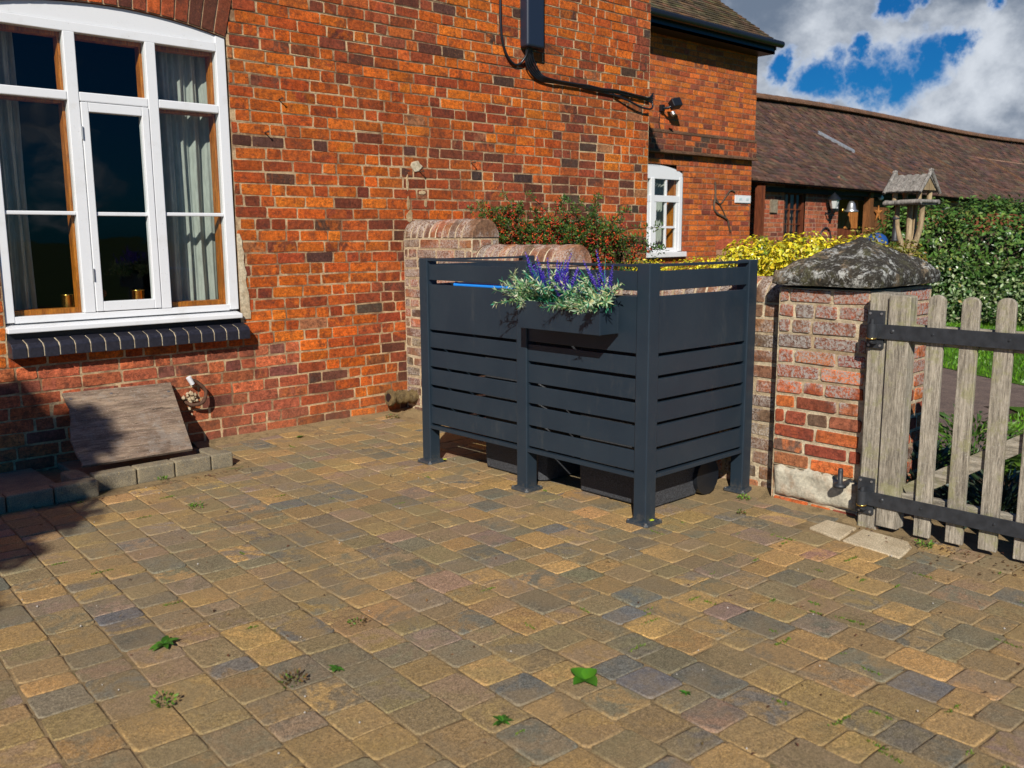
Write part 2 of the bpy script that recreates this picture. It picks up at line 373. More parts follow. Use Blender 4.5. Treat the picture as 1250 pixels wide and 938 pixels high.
# =================================================================== HOUSE
house = thing('farmhouse', (4.2, 8.0, 0), 'old red brick farmhouse with an arched white window beside the paved yard', 'house')
AX, AZ, AR, AH = 2.17, -.27, 3.05, radians(13.9)
def cuts_main(v):
    c = []
    if .715 < v < 2.80:
        hw = .735
        if v > 2.69: hw = min(.735, sqrt(max(0, (AR)**2-(v-AZ)**2)))
        c.append((AX-hw, AX+hw))
    if 2.69 < v < 3.04:
        dz = v-AZ; hw = min(sqrt(max(0, (AR+.26)**2-dz*dz)), dz*tan(AH)); c.append((AX-hw, AX+hw))
    return c
rnd = R(5)
def palmain(u, v):
    if v < .62 and u < 3.3: return PALLOW
    k = sin(u*1.7+1)*sin(v*2.3+.4)+.5*sin(u*4.1+v*3)
    if u > 4.3 and v < 1.9 and k > -.3: return PALDK
    return PALDK if k > .62 else PAL
mb = MB()
bricks(mb, (0,W,0), (1,0,0), (0,0,1), (0,-1,0), -3.0, 7.33, -.08, 5.52, rnd, PAL, h=.08, L=.235, cuts=cuts_main, palf=palmain, j=.0085, jb=.0062, jt=.0032, prot=.0028, hdr=.28, ja=.2, bed=lambda u, v: (.30+.35*(sin(u*3.1+v*5)*sin(v*2.2+u) > .35) if v > 2.15 else .85))
bricks(mb, (7.33,W,0), (0,1,0), (0,0,1), (1,0,0), 0, 2.62, -.08, 5.52, rnd, PAL, h=.08, L=.235)
mb.box(-3.0, 7.30, W+.02, W+.24, 3.05, 5.5, 1); mb.box(-3.0, 1.42, W+.02, W+.24, -.08, 3.04, 1); mb.box(2.93, 7.30, W+.02, W+.24, -.08, 3.04, 1); mb.box(1.43, 2.92, W+.06, W+.24, -.08, .80, 1)
mb.box(1.0, 3.3, W+.10, W+.24, 2.80, 3.045, 1)
wall = mb.build('wall', [M['brick'], M['mortar']], house)
# voussoir arch
mb = MB(); rnd = R(8); n = 17
for i in range(n):
    a0 = -AH + 2*AH*i/n + .0014; a1 = -AH + 2*AH*(i+1)/n - .0014
    def P(a, r, y): return Vector((AX+sin(a)*r, y, AZ+cos(a)*r))
    o = [P(a0, AR+.004, W+.02), P(a1, AR+.004, W+.02), P(a1, AR+.256, W+.02), P(a0, AR+.256, W+.02)]
    q = [P(a0+.001, AR+.007, W-.008), P(a1-.001, AR+.007, W-.008), P(a1-.001, AR+.252, W-.008), P(a0+.001, AR+.252, W-.008)]
    mb.add(o+q, [(4,5,6,7),(0,1,5,4),(1,2,6,5),(2,3,7,6),(3,0,4,7)], 0, jit(rnd, pick(rnd, PALDK[:4]), .2))
pts = []
for i in range(13):
    a = -AH+2*AH*i/12; pts.append((P(a, AR, W), P(a, AR+.26, W)))
for i in range(12): mb.add([pts[i][0], pts[i+1][0], pts[i+1][1], pts[i][1]], [(0,1,2,3)], 1)
for i in range(12):
    a, b = pts[i][0], pts[i+1][0]; mb.add([a, b, b+Vector((0,.1,0)), a+Vector((0,.1,0))], [(0,1,2,3)], 0, (.25,.07,.03))
mb.build('window_arch', [M['brick'], M['mortar']], house)
# room behind
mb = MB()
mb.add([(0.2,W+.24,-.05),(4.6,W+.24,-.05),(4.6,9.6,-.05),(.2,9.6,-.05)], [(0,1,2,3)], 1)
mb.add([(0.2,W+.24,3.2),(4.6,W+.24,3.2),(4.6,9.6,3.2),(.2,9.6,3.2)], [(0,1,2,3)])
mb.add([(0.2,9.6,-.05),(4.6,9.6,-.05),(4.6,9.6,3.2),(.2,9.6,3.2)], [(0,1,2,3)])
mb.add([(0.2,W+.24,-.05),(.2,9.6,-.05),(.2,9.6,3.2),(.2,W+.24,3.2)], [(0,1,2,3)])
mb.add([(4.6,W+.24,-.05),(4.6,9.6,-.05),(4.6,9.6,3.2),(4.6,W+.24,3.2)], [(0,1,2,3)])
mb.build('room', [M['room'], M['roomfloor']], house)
# lime render strip beside window
mb = MB(); rnd = R(3); pr = []
for i in range(14):
    z = .83+i*.045; pr.append((2.905, z, 2.925+.055*(1-i/13)**.7+rnd.uniform(-.008, .008)))
for i in range(13):
    a, b = pr[i], pr[i+1]
    mb.add([(a[0],W-.006,a[1]),(a[2],W-.010,a[1]),(b[2],W-.010,b[1]),(b[0],W-.006,b[1]),(a[2]+.006,W+.002,a[1]),(b[2]+.006,W+.002,b[1])], [(0,1,2,3),(1,4,5,2)])
mb.build('render_patch', M['mortar_lt'], house)

def pieces(name, mat, parent, boxes, bevel=.004):
    for b in boxes:
        q = MB(); q.box(*b); q.build(name, mat, parent, bevel)
# ---------------- main window
win = thing('window', (0, 0, 0), None, None); win.parent = house; win.location = Vector((2.17, W, .85)) - house.location
del_keys = [k for k in ('label', 'category') if k in win.keys()]
FY0, FY1 = W+.012, W+.075        # frame front/back
def arch_z(x, r=AR-.004): return AZ + sqrt(r*r-(x-AX)**2)
mb = MB()
mb.box(1.438, 1.492, FY0, FY1, .90, 2.70); mb.box(2.836, 2.902, FY0, FY1, .90, 2.70)            # jambs
mb.box(1.492, 2.836, FY0+.002, FY1-.002, .895, .935)                                            # bottom rail
xs = [1.438+(2.902-1.438)*i/16 for i in range(17)]
for a, b in zip(xs[:-1], xs[1:]):                                                                # head
    lo = 2.655
    mb.add([(a,FY0+.008,lo),(b,FY0+.008,lo),(b,FY0+.008,arch_z(b)),(a,FY0+.008,arch_z(a)),(a,FY1,lo),(b,FY1,lo),(b,FY1,arch_z(b)),(a,FY1,arch_z(a))], [(0,1,2,3),(4,7,6,5),(0,4,5,1)])
mb.box(1.492, 2.836, FY0-.001, FY1-.003, 2.598, 2.654)
mb.build('frame', M['white'], win, .004)
pieces('mullion', M['white'], win, [(1.886, 1.952, FY0-.002, FY1-.002, .936, 2.599), (2.368, 2.432, FY0-.002, FY1-.002, .936, 2.599)])
pieces('transom', M['white'], win, [(a, b, FY0+.001, FY1-.004, 2.205, 2.258) for a, b in ((1.493, 1.885), (1.953, 2.367), (2.433, 2.835))], .006)
pieces('glazing_bar', M['white'], win, [(a, b, FY0+.012, FY1-.014, 1.530, 1.553) for a, b in ((1.493, 1.885), (2.433, 2.835))], .005)
cas = MB()
cas.box(1.956, 2.000, FY0-.006, FY1-.010, .940, 2.200); cas.box(2.320, 2.364, FY0-.006, FY1-.010, .940, 2.200)
cas.box(2.000, 2.320, FY0-.005, FY1-.011, .940, 1.000); cas.box(2.000, 2.320, FY0-.005, FY1-.011, 2.145, 2.200)
cas.box(2.000, 2.320, FY0+.008, FY1-.016, 1.527, 1.550)
co = cas.build('casement', M['white'], win, .004)
for z in (1.13, 1.98):
    hg = MB(); hg.tube([(1.953, FY0-.010, z), (1.953, FY0-.010, z+.075)], .006, 8); hg.build('hinge', M['zinc'], co)
mb = MB()
for a, b, c, d, y in ((1.490,1.888,.93,2.21,0),(2.430,2.838,.93,2.21,0),(1.999,2.321,.995,2.15,-.004),(1.490,1.888,2.25,2.60,0),(1.950,2.370,2.25,2.60,0),(2.430,2.838,2.25,2.60,0)):
    mb = MB(); mb.add([(a,FY0+.028+y,c),(b,FY0+.028+y,c),(b,FY0+.028+y,d),(a,FY0+.028+y,d)], [(0,1,2,3)]); mb.build('pane', M['glass'], win)
lin = MB()   # stained wood lining behind the white frame
for a, b in ((1.440,1.505),(1.872,1.962),(2.356,2.446),(2.822,2.900)): lin.box(a, b, FY1+.001, W+.15, .90, 2.64)
for a, b in ((1.505,1.872),(1.962,2.356),(2.446,2.822)):
    lin.box(a, b, FY1+.002, W+.148, .90, .967); lin.box(a, b, FY1+.002, W+.148, 2.19, 2.262); lin.box(a, b, FY1+.002, W+.148, 2.575, 2.64)
lin.box(1.43, 2.91, W+.152, W+.36, .84, .90)
lin.build('wood_lining', M['stain'], win, .003)
mb = MB(); mb.box(1.44, 2.90, FY1+.002, W+.14, 2.64, 2.80); mb.build('head_lining', M['darkwood'], win)
mb = MB(); mb.prism([(1.434, W-.045, .842), (1.434, W-.045, .872), (1.434, W+.075, .893), (1.434, W+.075, .842)], (1.466, 0, 0)); mb.build('sill', M['white'], win, .005)
# blue brick sill
mb = MB(); rnd = R(4); n = 17
for i in range(n):
    a = 1.433+i*(1.497/n); b = a+1.497/n-.008; dz = rnd.uniform(-.002, .002)
    c = .8+rnd.uniform(-.25, .25)
    mb.prism([(a, W-.098, .700+dz), (a, W-.098, .762+dz), (a, W-.078, .785+dz), (a, W+.03, .812+dz), (a, W+.03, .700+dz)], (b-a, 0, 0), 0, (c, c, c))
mb.prism([(1.436, W-.092, .703), (1.436, W-.092, .760), (1.436, W-.074, .780), (1.436, W+.028, .806), (1.436, W+.028, .703)], (1.486, 0, 0), 1)
mb.box(1.436, 2.92, W+.005, W+.05, .80, .845, 2)
mb.build('brick_sill', [M['blue_brick'], M['mortar_lt'], M['blackpl']], house, .004)

# curtains and ornaments
def curtain(name, x0, x1, y, z0, z1, amp, waves, mat, label, seed=0, n=90):
    mb = MB(); rnd = R(seed); ph = rnd.uniform(0, 6); vs = []; rows = 10
    for r in range(rows+1):
        z = z0+(z1-z0)*r/rows
        for i in range(n+1):
            u = i/n; x = x0+(x1-x0)*u
            yy = y + amp*sin(u*waves*2*pi+ph+.25*sin(r*.5))*(.75+.25*sin(u*9+seed)) + amp*.35*sin(u*waves*4.7*pi+1+r*.1)
            vs.append((x+.004*sin(r+u*12), yy, z))
    fs = [(r*(n+1)+i, r*(n+1)+i+1, (r+1)*(n+1)+i+1, (r+1)*(n+1)+i) for r in range(rows) for i in range(n)]
    mb.add(vs, fs, smooth=True)
    return tag(mb.build(name, mat), label, 'curtain')
curtain('curtain', 2.49, 3.02, W+.21, .20, 2.78, .028, 6, M['curtain'], 'pale grey curtain hanging bunched at the right side of the big window', 2)
curtain('curtain', 1.36, 1.68, W+.27, .20, 2.78, .028, 5, M['curtain'], 'shaded pale curtain drawn to the left side of the big window', 5)
def cup(x, y, r, h, label):
    mb = MB(); mb.lathe((x, y, .902), [(0,0),(r*1.06,0),(r*1.06,h*.06),(r,h*.1),(r,h*.93),(r*1.07,h*.96),(r*1.07,h),(r*.93,h),(r*.93,h*.5),(0,h*.5)], 28)
    tag(mb.build('brass_cup', M['brass']), label, 'cup')
cup(2.30, W+.235, .045, .15, 'shiny brass cylinder on the window ledge behind the middle casement')
cup(1.86, W+.235, .038, .14, 'brass cylinder on the window ledge behind the left pane')
mb = MB(); mb.lathe((2.06, W+.235, .902), [(0,0),(.045,0),(.045,.012),(.014,.025),(.012,.05),(.022,.065),(.012,.08),(.015,.1),(.038,.125),(.036,.15),(.012,.165),(0,.19)], 24)
tag(mb.build('ornament', M['redwood']), 'turned dark ornament on the window ledge at the left of the middle casement', 'ornament')

# ---------------- roof of main house (above the frame) and rear block
def tiles(mb, O, U, V, N, u0, u1, v0, v1, rnd, pal, w=.17, e=.105, cuts=None, sag=lambda u, v: 0.):
    O, U, V, N = map(Vector, (O, U, V, N)); nr = int((v1-v0)/e)
    for r in range(nr):
        v = v0+r*e; u = u0-(w/2 if r % 2 else 0)
        while u < u1:
            a, b = max(u, u0)+.002, min(u+w, u1)-.002; u += w
            if b-a < .03: continue
            t = .018+rnd.uniform(-.003, .005); dv = rnd.uniform(-.006, .006); s0 = sag((a+b)/2, v)
            p = [O+U*a+V*(v+dv)+N*(t+s0), O+U*b+V*(v+dv)+N*(t+s0+rnd.uniform(-.004, .004)), O+U*b+V*(v+e+.02)+N*(.003+s0), O+U*a+V*(v+e+.02)+N*(.003+s0)]
            q = [x-N*.016 for x in p[:2]]
            mb.add(p+q, [(0,1,2,3),(4,5,1,0),(1,5,2),(0,3,4)], 0, jit(rnd, pick(rnd, pal), .3))
PALT = [((.125,.068,.048),6),((.10,.058,.043),5),((.15,.078,.05),2),((.08,.052,.042),3),((.12,.09,.06),.8)]
PALT1 = [((.14,.095,.055),5),((.11,.08,.045),5),((.17,.10,.05),2),((.08,.065,.04),3),((.17,.14,.07),1.5)]
mb = MB(); s = sqrt(1+.73**2); Vr = Vector((0,1,.73))/s; Nr = Vector((0,-.73,1))/s
tiles(mb, (0,8.15,4.36), (1,0,0), Vr, Nr, 7.4, 13.30, 0, 3.2, R(21), PALT1)
mb.prism([(7.36,8.16,4.30),(7.36,8.16,4.345),(7.36,10.9,6.35),(7.36,10.9,6.30)], (5.92,0,0), 1)
mb.prism([(7.36,10.9,6.35),(7.36,13.7,4.3),(7.36,13.7,4.25),(7.36,10.9,6.3)], (5.92,0,0), 1)
mb.build('rear_roof', [M['tile'], M['darkwood']], house)
mb = MB()
mb.tube([(7.4,8.11,4.33),(13.36,8.11,4.33)], .052, 10); mb.box(7.36, 13.24, 8.17, 8.49, 4.18, 4.22); mb.box(7.36, 13.26, 8.17, 8.19, 4.18, 4.34)
mb.build('gutter', M['blackpl'], house)
# rear block wall
mb = MB(); rnd = R(31)
RX0, RX1, RW0, RW1 = 7.33, 13.235, 9.95, 11.40
def cuts_rear(v):
    if 1.06 < v < 2.40:
        hw = .725
        if v > 2.23: hw = .725*sqrt(max(0, 1-((v-2.23)/.18)**2))**.7
        return [(10.675-hw, 10.675+hw)]
    return []
bricks(mb, (0,8.5,0), (1,0,0), (0,0,1), (0,-1,0), RX0, RX1, -.08, 2.56, rnd, PALFAR, cuts=cuts_rear, j=.012, prot=.005, palf=lambda u, v: PALDK if 2.4 < v and 9.8 < u < 11.6 else PALFAR)
bricks(mb, (0,8.44,0), (1,0,0), (0,0,1), (0,-1,0), RX0, RX1+.03, 2.60, 2.84, rnd, PALDK, j=.012, prot=.005)
bricks(mb, (0,8.46,0), (1,0,0), (0,0,1), (0,-1,0), RX0, RX1, 2.88, 4.30, rnd, PALFAR, h=.078, j=.009, prot=.004)
bricks(mb, (RX1,8.5,0), (0,1,0), (0,0,1), (1,0,0), 0, 4.8, -.08, 4.3, rnd, PALFAR)
mb.box(RX0, RX1-.02, 8.52, 8.7, 2.5, 4.3, 1); mb.box(RX0, 9.9, 8.52, 8.7, -.08, 2.5, 1); mb.box(11.45, RX1-.02, 8.52, 8.7, -.08, 2.5, 1)
mb.prism([(RX1-.04, 8.45, 4.3), (RX1-.04, 10.9, 6.25), (RX1-.04, 13.4, 4.3)], (.05,0,0), 1)
mb.build('rear_wall', [M['brick_far'], M['mortar_far']], house)
mb = MB(); mb.box(RX0, RX1+.035, 8.405, 8.5, 2.56, 2.60); mb.box(RX0, RX1+.02, 8.43, 8.5, 2.84, 2.88)
mb.build('string_course', M['ridge'], house, .006)
# gable verge boards
mb = MB(); mb.prism([(13.25,8.16,4.24),(13.25,8.16,4.34),(13.25,10.9,6.34),(13.25,10.9,6.2)], (.03,0,0)); mb.build('verge_board', M['darkwood'], house)
# rear window
rw = thing('window', (0,0,0), None, None); rw.parent = house; rw.location = Vector((10.675, 8.5, 1.06)) - house.location
mb = MB()
def arc_r(x): return 2.225+.165*sqrt(max(0, 1-((x-10.675)/.76)**2))
mb.box(9.955, 10.03, 8.50, 8.57, 1.14, 2.23); mb.box(11.32, 11.395, 8.50, 8.57, 1.14, 2.23); mb.box(10.64, 10.72, 8.495, 8.575, 1.14, 2.2)
xs = [9.955+1.44*i/14 for i in range(15)]
for a, b in zip(xs[:-1], xs[1:]):
    mb.add([(a,8.505,2.19),(b,8.505,2.19),(b,8.505,arc_r(b)),(a,8.505,arc_r(a)),(a,8.57,2.19),(b,8.57,2.19)], [(0,1,2,3),(0,4,5,1)])
mb.build('frame', M['white'], rw, .004)
mb = MB()
for a, b in ((10.03,10.64),(10.72,11.32)):
    mb.box(a, b, 8.502, 8.565, 1.86, 1.955)
    mb.box(a, a+.06, 8.507, 8.56, 1.13, 1.86); mb.box(b-.06, b, 8.507, 8.56, 1.13, 1.86); mb.box(a+.06, b-.06, 8.508, 8.56, 1.13, 1.19)
mb.build('sash', M['white'], rw, .004)
for a, b in ((10.03,10.64),(10.72,11.32)):
    m_ = (a+b)/2; pieces('glazing_bar', M['white'], rw, [(m_-.015, m_+.015, 8.515, 8.55, 1.19, 1.86), (m_-.015, m_+.015, 8.515, 8.55, 1.955, 2.19), (a+.06, b-.06, 8.517, 8.548, 1.48, 1.51)], 0)
mb = MB(); mb.add([(10.03,8.533,1.19),(11.32,8.533,1.19),(11.32,8.533,2.19),(10.03,8.533,2.19)], [(0,1,2,3)]); mb.build('pane', M['glass'], rw)
mb = MB(); mb.box(9.90, 11.43, 8.42, 8.56, 1.055, 1.13); mb.build('sill', M['white'], rw, .006)
mb = MB()
for a, b in ((9.97,10.03),(11.27,11.38)): mb.box(a, b, 8.575, 8.70, 1.14, 2.19)
mb.box(10.03, 11.27, 8.575, 8.70, 1.10, 1.16); mb.build('wood_lining', M['stain'], rw)
mb = MB()
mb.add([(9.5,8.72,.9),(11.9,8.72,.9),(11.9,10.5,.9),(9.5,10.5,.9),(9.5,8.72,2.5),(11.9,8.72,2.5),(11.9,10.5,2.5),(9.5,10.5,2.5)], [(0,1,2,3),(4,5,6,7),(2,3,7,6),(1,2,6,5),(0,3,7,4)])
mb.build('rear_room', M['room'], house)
curtain('curtain', 11.02, 11.30, 8.78, 1.10, 2.3, .03, 4, M['curtain'], 'white net curtain behind the right light of the small far window', 7, 40)
# main roof far above the frame
mb = MB(); mb.prism([(-3.2,5.5,5.42),(-3.2,5.5,5.52),(-3.2,9.6,8.5),(-3.2,13.6,5.5),(-3.2,13.6,5.4)], (10.7,0,0), 0, (.12,.07,.045))
mb.build('main_roof', M['tile'], house)

# ---------------- wall fittings
mb = MB(); mb.box(5.56, 5.765, W-.115, W-.012, 2.965, 4.1)
tag(mb.build('cable_box', M['cabox'], None, .022, seg=3), 'tall dark blue grey cable box fixed high on the brick wall', 'cable box')
def curve_pts(P, n=6):
    P = [Vector(p) for p in P]; out = []
    for i in range(len(P)-1):
        p0, p1, p2, p3 = P[max(i-1,0)], P[i], P[i+1], P[min(i+2,len(P)-1)]
        for k in range(n):
            t = k/n; out.append(.5*((2*p1)+(p2-p0)*t+(2*p0-5*p1+4*p2-p3)*t*t+(3*p1-p0-3*p2+p3)*t**3))
    return out+[P[-1]]
cab = thing('cable_bundle', (5.6, W, 2.7), 'black cables looping down from the cable box and along the brick wall', 'cables')
mb = MB(); y = W-.022
mb.tube(curve_pts([(5.335,y,5.0),(5.335,y,3.5),(5.34,y,3.10),(5.385,y,2.92),(5.47,y,2.83),(5.55,y,2.83),(5.60,y-.03,2.90),(5.60,y-.05,2.97)]), .011, 7)
mb.build('drop_cable', M['blackpl'], cab)
rnd = R(6)
for k in range(5):
    mb = MB(); o = (k-2)*.011
    P = [(5.60+k*.012, y-.04, 2.97), (5.61+k*.022, y-.02, 2.86+o), (5.70+k*.02, y-.01, 2.775+o*.8), (5.83, y-.008*k, 2.735+o*.7)]
    for q in range(1, 8):
        P.append((5.83+q*.19, y-.006*k, 2.735-q*.004+o*.6+rnd.uniform(-.008, .008)))
    P += [(7.28, y-.004*k, 2.70+o*.6), (7.345+.002*k, y-.01, 2.715+o*2.2)]
    mb.tube(curve_pts(P, 4), .0085, 6); mb.build('cable', M['blackpl'], cab)
mb = MB()
mb.tube(curve_pts([(6.75, y, 2.70),(6.95, y-.03, 2.655),(7.15, y-.03, 2.61),(7.32, y-.02, 2.615),(7.35, y, 2.70)], 5), .010, 6); mb.build('cable', M['blackpl'], cab)

fl = thing('floodlight', (10.83, 8.46, 3.2), 'small black security floodlight on the upper brick wall of the rear block', 'floodlight')
mb = MB(); mb.box(10.73, 10.80, 8.40, 8.455, 3.13, 3.22); mb.tube([(10.765,8.40,3.17),(10.79,8.34,3.17),(10.84,8.30,3.2)], .02, 8); mb.build('bracket', M['blackpl'], fl, .004)
mb = MB(); mb.obox((10.88,8.28,3.23), Vector((.08,-.016,.016)), Vector((.016,.045,-.028)), Vector((-.008,.024,.055))); mb.build('lamp_body', M['blackpl'], fl, .01)
mb = MB(); mb.tube([(10.80,8.27,3.10),(10.80,8.24,3.06)], [.035,.03], 12); mb.build('sensor', M['zinc'], fl)
mb = MB(); mb.tube([(10.75,8.452,3.12),(10.735,8.45,2.95),(10.78,8.452,2.85)], .008, 6); mb.build('lead', M['blackpl'], fl)
sg = MB(); sg.box(12.76, 13.20, 8.475, 8.493, 1.885, 2.005); sgo = sg.build('wall_sign', M['sign'], None, .003)
tag(sgo, 'small white name sign on the corner of the rear brick block', 'sign')
for x in (12.86, 13.06):
    mb = MB(); mb.box(x, x+.08, 8.470, 8.474, 1.93, 1.965); mb.build('lettering', M['print_'], sgo)
vn = MB(); rnd = R(9)
def vx(P, r): vn.tube(curve_pts([(a, 8.485, b) for a, b in P], 4), r, 5)
vx([(12.20,2.19),(12.22,2.0),(12.19,1.80),(12.30,1.70),(12.45,1.66),(12.58,1.60),(12.62,1.5),(12.66,1.43)], [.02]*1+[.02]*28)
vx([(12.22,1.9),(12.36,1.86),(12.48,1.95),(12.62,2.07),(12.76,2.05)], [.012]*17); vx([(12.22,2.05),(12.26,1.92),(12.42,1.78),(12.52,1.66)], [.011]*13)
tag(vn.build('dead_vine', M['bark']), 'thin bare stems of a dead climber on the rear block wall', 'climber')
# nails and little pegs
for i, (x, z) in enumerate(((3.272,2.331),(3.154,2.10),(4.48,1.892),(5.016,1.985))):
    mb = MB(); mb.tube([(x,W+.02,z),(x,W-.05,z+.004)], .0045, 6); mb.tube([(x,W-.05,z+.004),(x,W-.054,z+.004)], .008, 8)
    tag(mb.build('wall_nail', M['rust']), ('rusty nail highest on the wall right of the window', 'rusty nail just below the highest one near the window', 'rusty nail in the mortar patch above the garden wall', 'rusty nail furthest along the brick wall towards the far corner')[i], 'nail', 'nails in the brick wall')
mb = MB(); rnd = R(2)
vs = [(4.445+.05*cos(a)*rnd.uniform(.8,1.3), W-.012, 1.935+.038*sin(a)*rnd.uniform(.8,1.3)) for a in [k*pi/5 for k in range(10)]]
mb.prism(vs, (0,.012,0)); mb.build('mortar_patch', M['mortar_lt'], house, .003)
for cx_, cz_, rw, rh in ((4.372,1.55,.034,.042),(4.362,1.64,.014,.05),(4.50,1.73,.030,.018),(4.53,1.645,.018,.030),(4.357,1.80,.010,.07)):   # lime blobs where an older wall was bonded in
    mb = MB(); vs = [(cx_+rw*cos(a)*rnd.uniform(.7,1.3), W-.006, cz_+rh*sin(a)*rnd.uniform(.7,1.3)) for a in [k*pi/6 for k in range(12)]]
    mb.prism(vs, (0,.008,0), 0, (.85,.72,.58)); mb.build('mortar_patch', M['mortar_lt'], house, .002)
hk = thing('pipe_loop', (2.5, W, .35), 'short loop of black pipe with a white end sticking out low on the wall', 'pipe')
mb = MB(); mb.tube(curve_pts([(2.47,W+.01,.31),(2.50,W-.05,.285),(2.565,W-.075,.30),(2.595,W-.06,.37),(2.545,W-.05,.435),(2.505,W-.05,.455)]), .0125, 8); mb.build('loop', M['rust'], hk)
mb = MB(); mb.tube([(2.512,W-.05,.425),(2.486,W-.05,.475)], [.016,.018], 8); mb.build('white_end', M['white'], hk)
mb = MB(); rnd = R(12)
for k in range(26): mb.octa((2.505+rnd.gauss(0,.018), W-.012+rnd.uniform(-.012,.01), .315+rnd.gauss(0,.045)), rnd.uniform(.008,.02))
mb.build('mortar_lump', M['mortar_lt'], hk)

# ---------------- wooden board
mb = MB()
T0, T1 = Vector((1.70,5.878,.447)), Vector((2.372,5.878,.437)); B0, B1 = Vector((1.625,5.36,.10)), Vector((2.275,5.365,.092))
n = 14; rnd = R(7); left = []
for i in range(n+1):
    t = i/n; l = T0.lerp(B0, t); l.x += (.018*sin(t*7)+rnd.uniform(-.006,.006)) if 0 < i < n else 0
    r = T1.lerp(B1, t); left.append((l, r))
nn = (B0-T0).cross(T1-T0).normalized()*.018
if nn.y > 0: nn = -nn
poly = [p[0] for p in left]+[p[1] for p in left[::-1]]
mb.prism(poly, nn)
bd = mb.build('wooden_board', M['ply'], None, .002); tag(bd, 'weathered plywood board leaning low against the wall below the window', 'board')
for q in ((.06,.10),(.42,.08),(.95,.14)):
    mb = MB(); p = T0.lerp(T1, q[0]).lerp(B0.lerp(B1, q[0]), q[1]); mb.tube([p+nn*.5, p+nn*1.15], [.011,.009], 8); mb.build('screw', M['zinc'], bd)

# ---------------- kerb
mb = MB(); rnd = R(14)
def kb(x0, x1, y0, y1, h=.088):
    mb.box(x0+.003, x1-.003, y0, y1, -.01, h+rnd.uniform(-.003,.003))
for a, b, y in ((2.315,2.46,5.19),(2.09,2.315,5.185),(1.865,2.09,5.182),(1.63,1.865,5.175)): kb(a, b, y, y+.10)
for i in range(9): kb(1.625-(i+1)*.232, 1.625-i*.232, 5.085-.004*i, 5.185-.004*i)
kb(1.52, 1.625, 5.20, 5.42); kb(2.36, 2.46, 5.30, 5.52, .06)
mb.box(1.64, 2.35, 5.30, 5.88, -.01, .035); mb.box(-.5, 1.5, 5.22, 5.88, -.01, .03)
tag(mb.build('kerb', M['kerb'], None, .011, seg=3), 'low kerb of grey concrete blocks edging the foot of the house wall', None, None, 'structure')

# =================================================================== GROUND
mb = MB(); mb.add([(-300,-300,-.03),(400,-300,-.03),(400,400,-.03),(-300,400,-.03)], [(0,1,2,3)])
tag(mb.build('ground', M['field']), 'distant grassy ground around the farm', None, None, 'structure')
mb = MB(); mb.add([(-8,-8,-.0048),(4.66,-8,-.0048),(4.66,5.895,-.0048),(-8,5.895,-.0048)], [(0,1,2,3)])
tag(mb.build('joint_sand', M['sand']), 'sandy joints between the paving blocks', None, None, 'structure')
PP = [((.35,.225,.085),5),((.29,.195,.082),6),((.235,.175,.088),5.5),((.19,.16,.098),5),((.15,.14,.105),3),((.13,.135,.125),1.3),((.28,.19,.115),2.2),((.24,.175,.125),1.5),((.42,.255,.095),2.),((.30,.16,.11),.12)]
PP = [(tuple(1.0*x_+.0*(.5*c_[1]+.3*c_[0]+.2*c_[2]) for x_ in c_), w_) for c_, w_ in PP]
mb = MB(); rnd = R(77)
ca_, sa_ = cos(radians(-3.2)), sin(radians(-3.2))
def paver(x0, x1, y0, y1):
    ca = jit(rnd, pick(rnd, PP), .13); cb = jit(rnd, pick(rnd, PP), .13) if rnd.random() < .8 else jit(rnd, ca, .12)
    cb = tuple(.25*a+.75*b for a, b in zip(ca, cb))
    c = rnd.uniform(.008,.014); ex, ey = rnd.uniform(-.003,.003), rnd.uniform(-.0022,.0022); x0 += ex; x1 += ex; y0 += ey; y1 += ey
    xm, ym = (x0+x1)/2, (y0+y1)/2
    pts = [(x0+c,y0),(xm,y0),(x1-c,y0),(x1,y0+c),(x1,ym),(x1,y1-c),(x1-c,y1),(xm,y1),(x0+c,y1),(x0,y1-c),(x0,ym),(x0,y0+c)]
    cx, cy = (x0+x1)/2, (y0+y1)/2; z = rnd.uniform(-.0022,.0022)+.0014*sin(x0*1.9)*sin(y0*1.3+1); tx, ty = rnd.uniform(-.013,.013), rnd.uniform(-.013,.013)
    th = rnd.uniform(-.018,.018)
    rings = []
    for ins, dz in ((0,-.009),(.0010,-.0016),(.0058,0)):
        rg = []
        for x, y in pts:
            jx = rnd.uniform(-.0024,.0024)*(1 if ins < .006 else .6); jy = rnd.uniform(-.0024,.0024)*(1 if ins < .006 else .6)
            dx, dy = x-cx, y-cy; k = 1-ins/(.5*min(x1-x0, y1-y0)); dx *= k; dy *= k
            X = cx+dx-dy*th+jx; Y = cy+dy+dx*th+jy
            rg.append((X*ca_-(Y-3)*sa_, X*sa_+(Y-3)*ca_+3, z+dz+dx*tx+dy*ty))
        rings.append(rg)
    vs = rings[0]+rings[1]+rings[2]
    fs = [tuple(range(24,36))]
    for r in (0, 1): fs += [(r*12+i, r*12+(i+1)%12, (r+1)*12+(i+1)%12, (r+1)*12+i) for i in range(12)]
    o = len(mb.v); mb.v.extend(vs)
    for k, f in enumerate(fs):
        mb.f.append([o+i for i in f]); mb.m.append(0); mb.a.append(ca); mb.b.append(cb); mb.sm.append(k > 0)
x = -3.2
